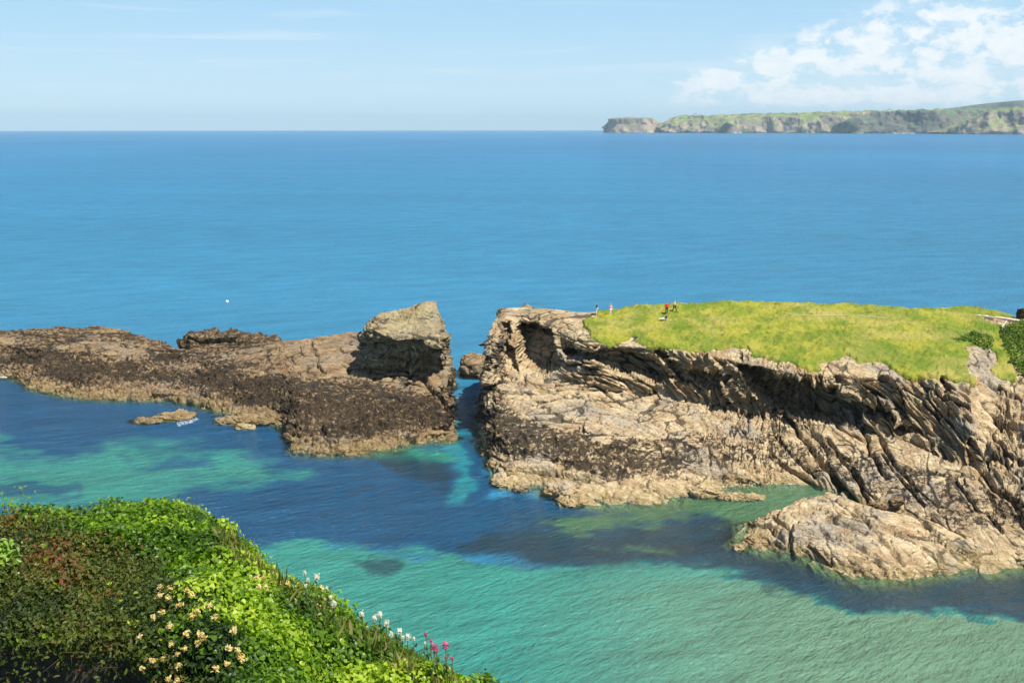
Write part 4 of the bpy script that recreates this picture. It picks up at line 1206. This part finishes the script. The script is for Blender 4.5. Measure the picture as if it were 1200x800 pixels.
def leaf_material(name, cols, rough=.42, trans=.35):
    m, n = mat(name)
    r = n.attr('rnd')
    cr = n.a('ShaderNodeValToRGB', {0: r})
    el = cr.color_ramp.elements
    while len(el) < len(cols): el.new(.5)
    for i, c in enumerate(cols): el[i].position = i / (len(cols) - 1); el[i].color = (*c, 1)
    b = n.a('ShaderNodeBsdfPrincipled', {'Base Color': cr.outputs[0], 'Roughness': rough, 'Specular IOR Level': .35})
    t = n.a('ShaderNodeBsdfTranslucent', {'Color': n.mix(1.0, cr.outputs[0], (1.6, 1.8, .6), 'MULTIPLY')})
    s = n.a('ShaderNodeMixShader', {0: trans, 1: b.outputs[0], 2: t.outputs[0]})
    n.a('ShaderNodeOutputMaterial', {'Surface': s}); return m


SHAPES = {'ivy': np.array([(0, 0, 0), (-.46, .12, .10), (-.40, .52, .12), (0, 1.0, -.06), (.40, .52, .12), (.46, .12, .10)]),
          'oval': np.array([(0, 0, 0), (-.24, .30, .05), (-.20, .70, .05), (0, 1.0, -.08), (.20, .70, .05), (.24, .30, .05)]),
          'blade': np.array([(-.035, 0, 0), (-.03, .35, .02), (-.02, .7, .10), (0, 1.0, .28), (.02, .7, .10), (.035, .35, .02)])}


def leaves(name, P, N, size, shape, m, parent=None, droop=.35, tilt=.45, rnd=None, up=0.0):
    n = len(P)
    N = N + rng.normal(0, tilt, (n, 3)); N /= np.linalg.norm(N, axis=1)[:, None]
    d = rng.normal(0, 1, (n, 3)); d[:, 2] -= droop * 2; d[:, 2] += up * 3
    d -= N * (d * N).sum(1)[:, None]; d /= np.linalg.norm(d, axis=1)[:, None]
    s = np.cross(d, N)
    sz = size * rng.uniform(.6, 1.25, n)
    T = SHAPES[shape]
    V = P[:, None] + sz[:, None, None] * (T[None, :, :1] * s[:, None] + (T[None, :, 1:2] - .4) * d[:, None] + T[None, :, 2:] * N[:, None])
    k = np.arange(n)[:, None] * 6
    F = np.concatenate([k + np.array([0, 3, 2, 1]), k + np.array([0, 5, 4, 3])])
    rv = np.clip(rnd if rnd is not None else rng.uniform(0, 1, n), 0, 1)
    return new_mesh(name, V, F, m, {'rnd': np.repeat(rv, 6)}, parent, smooth_shade=False)


def sample(n, mask_fn, lo=-.30, hi=.10):
    """random points of the plant cover's surface where mask_fn(px, py) allows, spread evenly in the world"""
    a = np.gradient(VG, axis=0); b = np.gradient(VG, axis=1)
    area = np.linalg.norm(np.cross(a, b), axis=-1)
    w = area * mask_fn(VPX, VPY); w = (w / w.sum()).ravel()
    ix = rng.choice(w.size, n, p=w)
    P = VG.reshape(-1, 3)[ix] + rng.normal(0, .03, (n, 3)); N = VN.reshape(-1, 3)[ix]
    P = P + N * (lo + (hi - lo) * rng.uniform(0, 1, n) ** .5)[:, None]
    return P, N, ix


RED_POLY = [(-700, 610), (0, 614), (50, 612), (100, 632), (140, 648), (185, 672), (205, 705), (190, 740), (188, 762), (255, 800), (260, 1000), (-700, 1000)]
HON_POLY = [(170, 705), (200, 690), (250, 697), (262, 725), (285, 745), (290, 800), (285, 860), (180, 860), (170, 790), (160, 750)]
DARK_POLY = [(-700, 752), (60, 748), (130, 760), (205, 780), (240, 820), (240, 1000), (-700, 1000)]


def msk(poly, fe=14, inv=False):
    def f(px, py):
        s = smooth(poly_sd(px, py, poly) + (fbm(VG * 1.2, 3, 1700) - .5) * 60, -fe, fe)
        return 1 - s if inv else s
    return f


def ivy_mask(px, py):
    return (1 - .88 * smooth(fbm(VG * 1.3, 3, 1720), .57, .64)) * (1 - msk(RED_POLY)(px, py) * .97) * (1 - .75 * msk(HON_POLY)(px, py)) * (py < 905) * (px > -60) * (px < 700) * (1 - smooth(poly_sd(px, py, DARK_POLY), -6, 6))


def lum(ix, base=.5, amp=.9, seed=1800, sc=1.6):
    P = VG.reshape(-1, 3)[ix]
    return base + (fbm(P * sc, 3, seed) - .5) * amp * 1.6 + rng.normal(0, .16, len(ix))


IVY = leaf_material('ivy_leaf', [(.045, .095, .008), (.10, .20, .010), (.235, .35, .016), (.40, .50, .05)], .38)
P, N, ix = sample(190000, ivy_mask, -.26, .05)
o = leaves('ivy', P, N, .047, 'ivy', IVY, rnd=lum(ix, .50, 1.2), tilt=.42)
tag(o, 'bright green ivy blanketing the foreground slope', 'ivy', kind='stuff')

# red-brown leaved shrub
SHR = leaf_material('shrub_leaf', [(.018, .034, .008), (.045, .07, .012), (.075, .10, .015), (.11, .14, .02), (.14, .105, .025), (.20, .06, .03)], .5)
r = empty('shrub', tuple(float(c) for c in PD(80, 760, 9.5)))
tag(r, 'dark shrub with small olive and rusty red leaves at bottom left', 'shrub')
inv = np.array(r.location)


def local(P): return P - inv


P, N, ix = sample(78000, lambda a, b: msk(RED_POLY)(a, b) * (1 - .93 * smooth(poly_sd(a, b, DARK_POLY), -10, 18)) * (b < 905) * (a > -70), -.34, .10)
leaves('foliage', local(P), N, .052, 'oval', SHR, r, rnd=lum(ix, .46, 1.3, 1810, 1.1), tilt=.8)


def twigs(name, P, N, m, parent, n=200, L=.5, rad=.006):
    V = []; F = []
    for i in range(n):
        p = P[i] - N[i] * .25; d = N[i] + rng.normal(0, .7, 3); d /= np.linalg.norm(d)
        u = np.cross(d, [.3, .2, 1]); u /= np.linalg.norm(u); v = np.cross(d, u); b = len(V)
        q = p; ln = L * rng.uniform(.5, 1.2)
        for k in range(4):
            rr = rad * (1 - k / 4.4)
            for a in range(3):
                t = a * 2.094; V.append(q + u * math.cos(t) * rr + v * math.sin(t) * rr)
            q = q + d * ln / 3; d = d + rng.normal(0, .16, 3); d /= np.linalg.norm(d)
        for k in range(3):
            for a in range(3): F.append((b + k * 3 + a, b + k * 3 + (a + 1) % 3, b + k * 3 + 3 + (a + 1) % 3, b + k * 3 + 3 + a))
    return new_mesh(name, np.array(V), np.array(F), m, None, parent)


TW = simple('twig_bark', (.085, .06, .04), .9)
twigs('branch', local(P), N, TW, r, 900, .45)

# sprays of pale green leaves pushing through the shrub
PALEL = leaf_material('pale_leaf', [(.12, .22, .02), (.22, .36, .04), (.34, .46, .08)], .4)
for (sx, sy, spx, cnt), lb in zip([(57, 690, 26, 150), (8, 662, 24, 110), (24, 608, 34, 130)],
                                  ['spray of pale lime leaves in the middle of the dark shrub', 'pale green spray at the left picture edge in the shrub', 'upright leafy sprig on the shrub crest at far left']):
    k = np.argmin((VPX - sx) ** 2 + (VPY - sy) ** 2); c = VG.reshape(-1, 3)[k]
    e = empty('leaf_spray', tuple(float(v) for v in c)); tag(e, lb, 'sprig')
    s_ = spx * c[1] / FPX / 2
    PP = rng.normal(0, 1, (cnt, 3)) * np.array([s_ * .6, s_ * .5, s_ * .75]) + np.array([0, -.05, .12])
    leaves('foliage', PP, np.tile([[.3, -.5, .8]], (cnt, 1)), .068 if sy > 640 else .05, 'oval', PALEL if sy > 640 else SHR2 if False else PALEL, e, tilt=.5, rnd=rng.uniform(0, 1, cnt) * (1 if sy > 640 else .3))
    twigs('stem', PP * .3, np.tile([[0., 0, 1]], (cnt, 1)), TW, e, 8, s_ * 2, .004)

# honeysuckle with cream and apricot flower heads
HON = leaf_material('honeysuckle_leaf', [(.015, .035, .008), (.04, .08, .012), (.085, .145, .02)], .5)
r = empty('honeysuckle', tuple(float(c) for c in PD(230, 760, 9.5))); inv = np.array(r.location)
tag(r, 'honeysuckle with apricot flower heads between the dark shrub and the ivy', 'honeysuckle')
P, N, ix = sample(17000, lambda a, b: msk(HON_POLY)(a, b) * (b < 905), -.34, .04)
leaves('foliage', local(P), N, .055, 'oval', HON, r, rnd=lum(ix, .5), tilt=.6)
FLW = leaf_material('honeysuckle_petal', [(.58, .34, .14), (.70, .52, .20), (.76, .62, .32), (.74, .54, .32)], .6, .3)
HF = [(190, 700), (200, 697), (210, 700), (204, 710), (194, 712), (215, 707), (228, 702), (237, 707), (245, 702), (222, 697), (215, 715), (236, 722), (241, 718), (178, 726),
      (197, 727), (193, 740), (174, 747), (184, 735), (228, 748), (234, 752), (240, 750), (226, 760), (240, 757), (254, 735), (262, 748), (267, 745), (260, 768), (266, 772),
      (262, 785), (270, 782), (277, 783), (213, 770), (200, 775), (190, 776), (208, 783), (180, 780), (198, 765), (296, 690), (303, 687), (311, 699), (322, 693), (335, 697),
      (337, 692), (369, 697), (371, 709), (300, 700), (232, 735), (221, 790), (250, 792), (203, 796), (360, 716)]


def surf_at(x, y):
    d = (VPX - x) ** 2 + (VPY - y) ** 2
    m = d < max(4, d.min() + 2); ys = np.where(m, VG[..., 1], 1e9); i = np.unravel_index(np.argmin(ys), ys.shape)
    return VG[i].copy(), VN[i].copy()


for x, y in HF:
    c, nn = surf_at(x, y); c = c + nn * .10
    k = 34
    dirs = rng.normal(0, 1, (k, 3)) + nn * .9 + np.array([0, -.5, .3]); dirs /= np.linalg.norm(dirs, axis=1)[:, None]
    PP = c + dirs * rng.uniform(.004, .036, (k, 1)) - inv
    leaves('flower', PP, dirs, .027, 'oval', FLW, r, tilt=.9, rnd=np.clip(rng.uniform(0, 1) * .7 + rng.uniform(0, .5, k), 0, 1))

# grass and weed stalks on the crest
GR = leaf_material('grass_blade', [(.10, .14, .02), (.22, .24, .05), (.34, .27, .12)], .6)


def edge_mask(a, b):
    cr = np.interp(a, [c[0] for c in CREST], [c[1] for c in CREST])
    return smooth(-(np.abs(b - cr)), -16, -4) * (a > 255) * (a < 620)


P, N, ix = sample(2600, edge_mask, -.05, .05)
o = leaves('grass', P, np.tile([[0., -1, .3]], (len(P), 1)), .22, 'blade', GR, tilt=.5, up=1.2, droop=0)
tag(o, 'loose grass blades along the crest of the foreground slope', 'grass', kind='stuff')

VSTEM = simple('valerian_stem', (.10, .16, .05), .8)
WPET = leaf_material('white_petal', [(.70, .66, .62), (.82, .80, .78)], .7, .2)
PPET = leaf_material('pink_petal', [(.52, .06, .22), (.68, .16, .34)], .7, .2)
LV = leaf_material('valerian_leaf', [(.07, .13, .03), (.14, .22, .06)], .5)


def valerian(x, y, m, label, group, big=1.0):
    c0, nn = surf_at(x, min(y + 14, 890))
    d = c0[1] - .22; top = PD(x, y - 2, d)
    h = max(.16, top[2] - c0[2])
    base = np.array([top[0] + rng.uniform(-.03, .03), d, top[2] - h])
    e = empty('valerian', tuple(float(v) for v in base)); tag(e, label, 'flower', group)
    tip = top - base
    cyl('stem', (0, 0, 0), tuple(float(v) for v in tip), .0045, VSTEM, e, 5)
    k = 90; dirs = rng.normal(0, 1, (k, 3)); dirs /= np.linalg.norm(dirs, axis=1)[:, None]
    PP = tip + dirs * np.array([.028, .028, .040]) * big * rng.uniform(.4, 1, (k, 1))
    leaves('flower_head', PP, dirs, .018 * big, 'oval', m, e, tilt=.4)
    k = 12; PP = tip * rng.uniform(.05, .75, (k, 1)) + rng.normal(0, .015, (k, 3))
    leaves('foliage', PP, rng.normal(0, 1, (k, 3)) + [0, 0, 1.], .06, 'oval', LV, e)
    return e


WV = [(357, 673, .8), (361, 681, .7), (358, 688, .6), (371, 677, 1.15), (383, 691, .7), (387, 702, .9), (391, 709, 1), (424, 721, 1.15), (439, 726, 1), (445, 722, 1.1), (453, 732, 1.3),
      (458, 745, .9), (468, 742, 1.1), (472, 749, .8), (478, 748, 1.1), (485, 750, .7), (498, 755, .6)]
for i, (x, y, b) in enumerate(WV):
    valerian(x, y, WPET, ['white valerian flower head', ][0] + ' ' + ['highest of the upper white cluster', 'just below the highest white one, upper cluster', 'lowest left of the upper white cluster', 'biggest of the upper white cluster',
             'small one alone right of the upper cluster', 'upper of the close pair midway down the crest', 'lower of the close pair midway down the crest', 'first of the lower row, alone at its left end',
             'second of the lower row, left of a touching taller one', 'third of the lower row, touching its left neighbour', 'largest of all, middle of the lower row', 'lowest set, beneath the largest one',
             'tall one just right of the largest one', 'small one low between two bigger ones at the row end', 'last big one at the right end of the row', 'small one beyond the last big white one', 'tiny one next to the pink flowers'][i],
             'white valerian along the crest', b)
PV = [(499, 745, .8), (505, 752, .7), (508, 759, 1), (512, 763, .8), (522, 758, 1.1), (523, 772, .7), (530, 773, .7)]
for i, (x, y, b) in enumerate(PV):
    valerian(x, y, PPET, 'pink valerian flower head ' + ['highest of the pink ones', 'just under the highest pink one', 'thick one in the middle left of the pink group', 'lowest of the touching left hand pink ones',
             'largest pink one standing apart to the right', 'low pink one under the largest', 'rightmost and lowest of the pink ones'][i], 'pink valerian along the crest', b)


# green plants hanging on the cliff at the far right of the headland
def cliff_plants():
    m = leaf_material('cliff_leaf', [(.03, .07, .01), (.08, .15, .015), (.20, .26, .03)], .6, .2)
    poly = [(1172, 384), (1215, 380), (1260, 400), (1260, 470), (1205, 440), (1185, 425), (1175, 405)]
    poly2 = [(1120, 400), (1140, 392), (1162, 400), (1156, 411), (1138, 402)]
    G = HG; N = gnormals(G)
    for pl, cnt, lb in ((poly, 16000, 'green creeper covering the cliff below the path at the right edge'), (poly2, 2200, 'dark green clump at the turf edge above the grey cliff notch')):
        vd = G - np.array([0, 0, H]); fw = -(N * vd).sum(-1) / np.linalg.norm(vd, axis=-1)
        w = smooth(poly_sd(_fpx, _fpy, pl) + (fbm(G * .6, 3, 1900) - .5) * 14, -2, 4) * np.clip(fw, 0, 1) * (np.arange(G.shape[1]) < G.shape[1] * .82)[None]
        w = (w / w.sum()).ravel(); ix = rng.choice(w.size, cnt, p=w)
        P = G.reshape(-1, 3)[ix]; nn = N.reshape(-1, 3)[ix]
        P = P + nn * rng.uniform(0, .6, (cnt, 1)) + rng.normal(0, .1, (cnt, 3))
        o = leaves('creeper', P, nn, .42, 'oval', m, tilt=.9, rnd=fbm(P * .5, 3, 1910) * 1.6 - .1 + rng.normal(0, .15, cnt))
        tag(o, lb, 'creeper', kind='stuff')


cliff_plants()

# ------------------------------------------------------------------ haze
def build_haze():
    x0, x1, y0, y1, z0, z1 = -47000, 47000, -47000, 47000, -180, 420
    V = [(x, y, z) for x in (x0, x1) for y in (y0, y1) for z in (z0, z1)]
    F = [(0, 1, 3, 2), (4, 6, 7, 5), (0, 4, 5, 1), (2, 3, 7, 6), (0, 2, 6, 4), (1, 5, 7, 3)]
    me = bpy.data.meshes.new('haze'); me.from_pydata(V, [], F)
    m = bpy.data.materials.new('haze_air'); m.use_nodes = True; n = NT(m.node_tree)
    v = n.a('ShaderNodeVolumePrincipled', {'Color': (.62, .86, 1.0, 1), 'Density': HAZE, 'Anisotropy': -.1})
    n.a('ShaderNodeOutputMaterial', {'Volume': v.outputs[0]})
    me.materials.append(m); o = bpy.data.objects.new('haze', me); C.objects.link(o)
    tag(o, 'thin blue sea haze in the air over the whole view', 'haze', kind='stuff')


HAZE = 3.7e-5
build_haze()
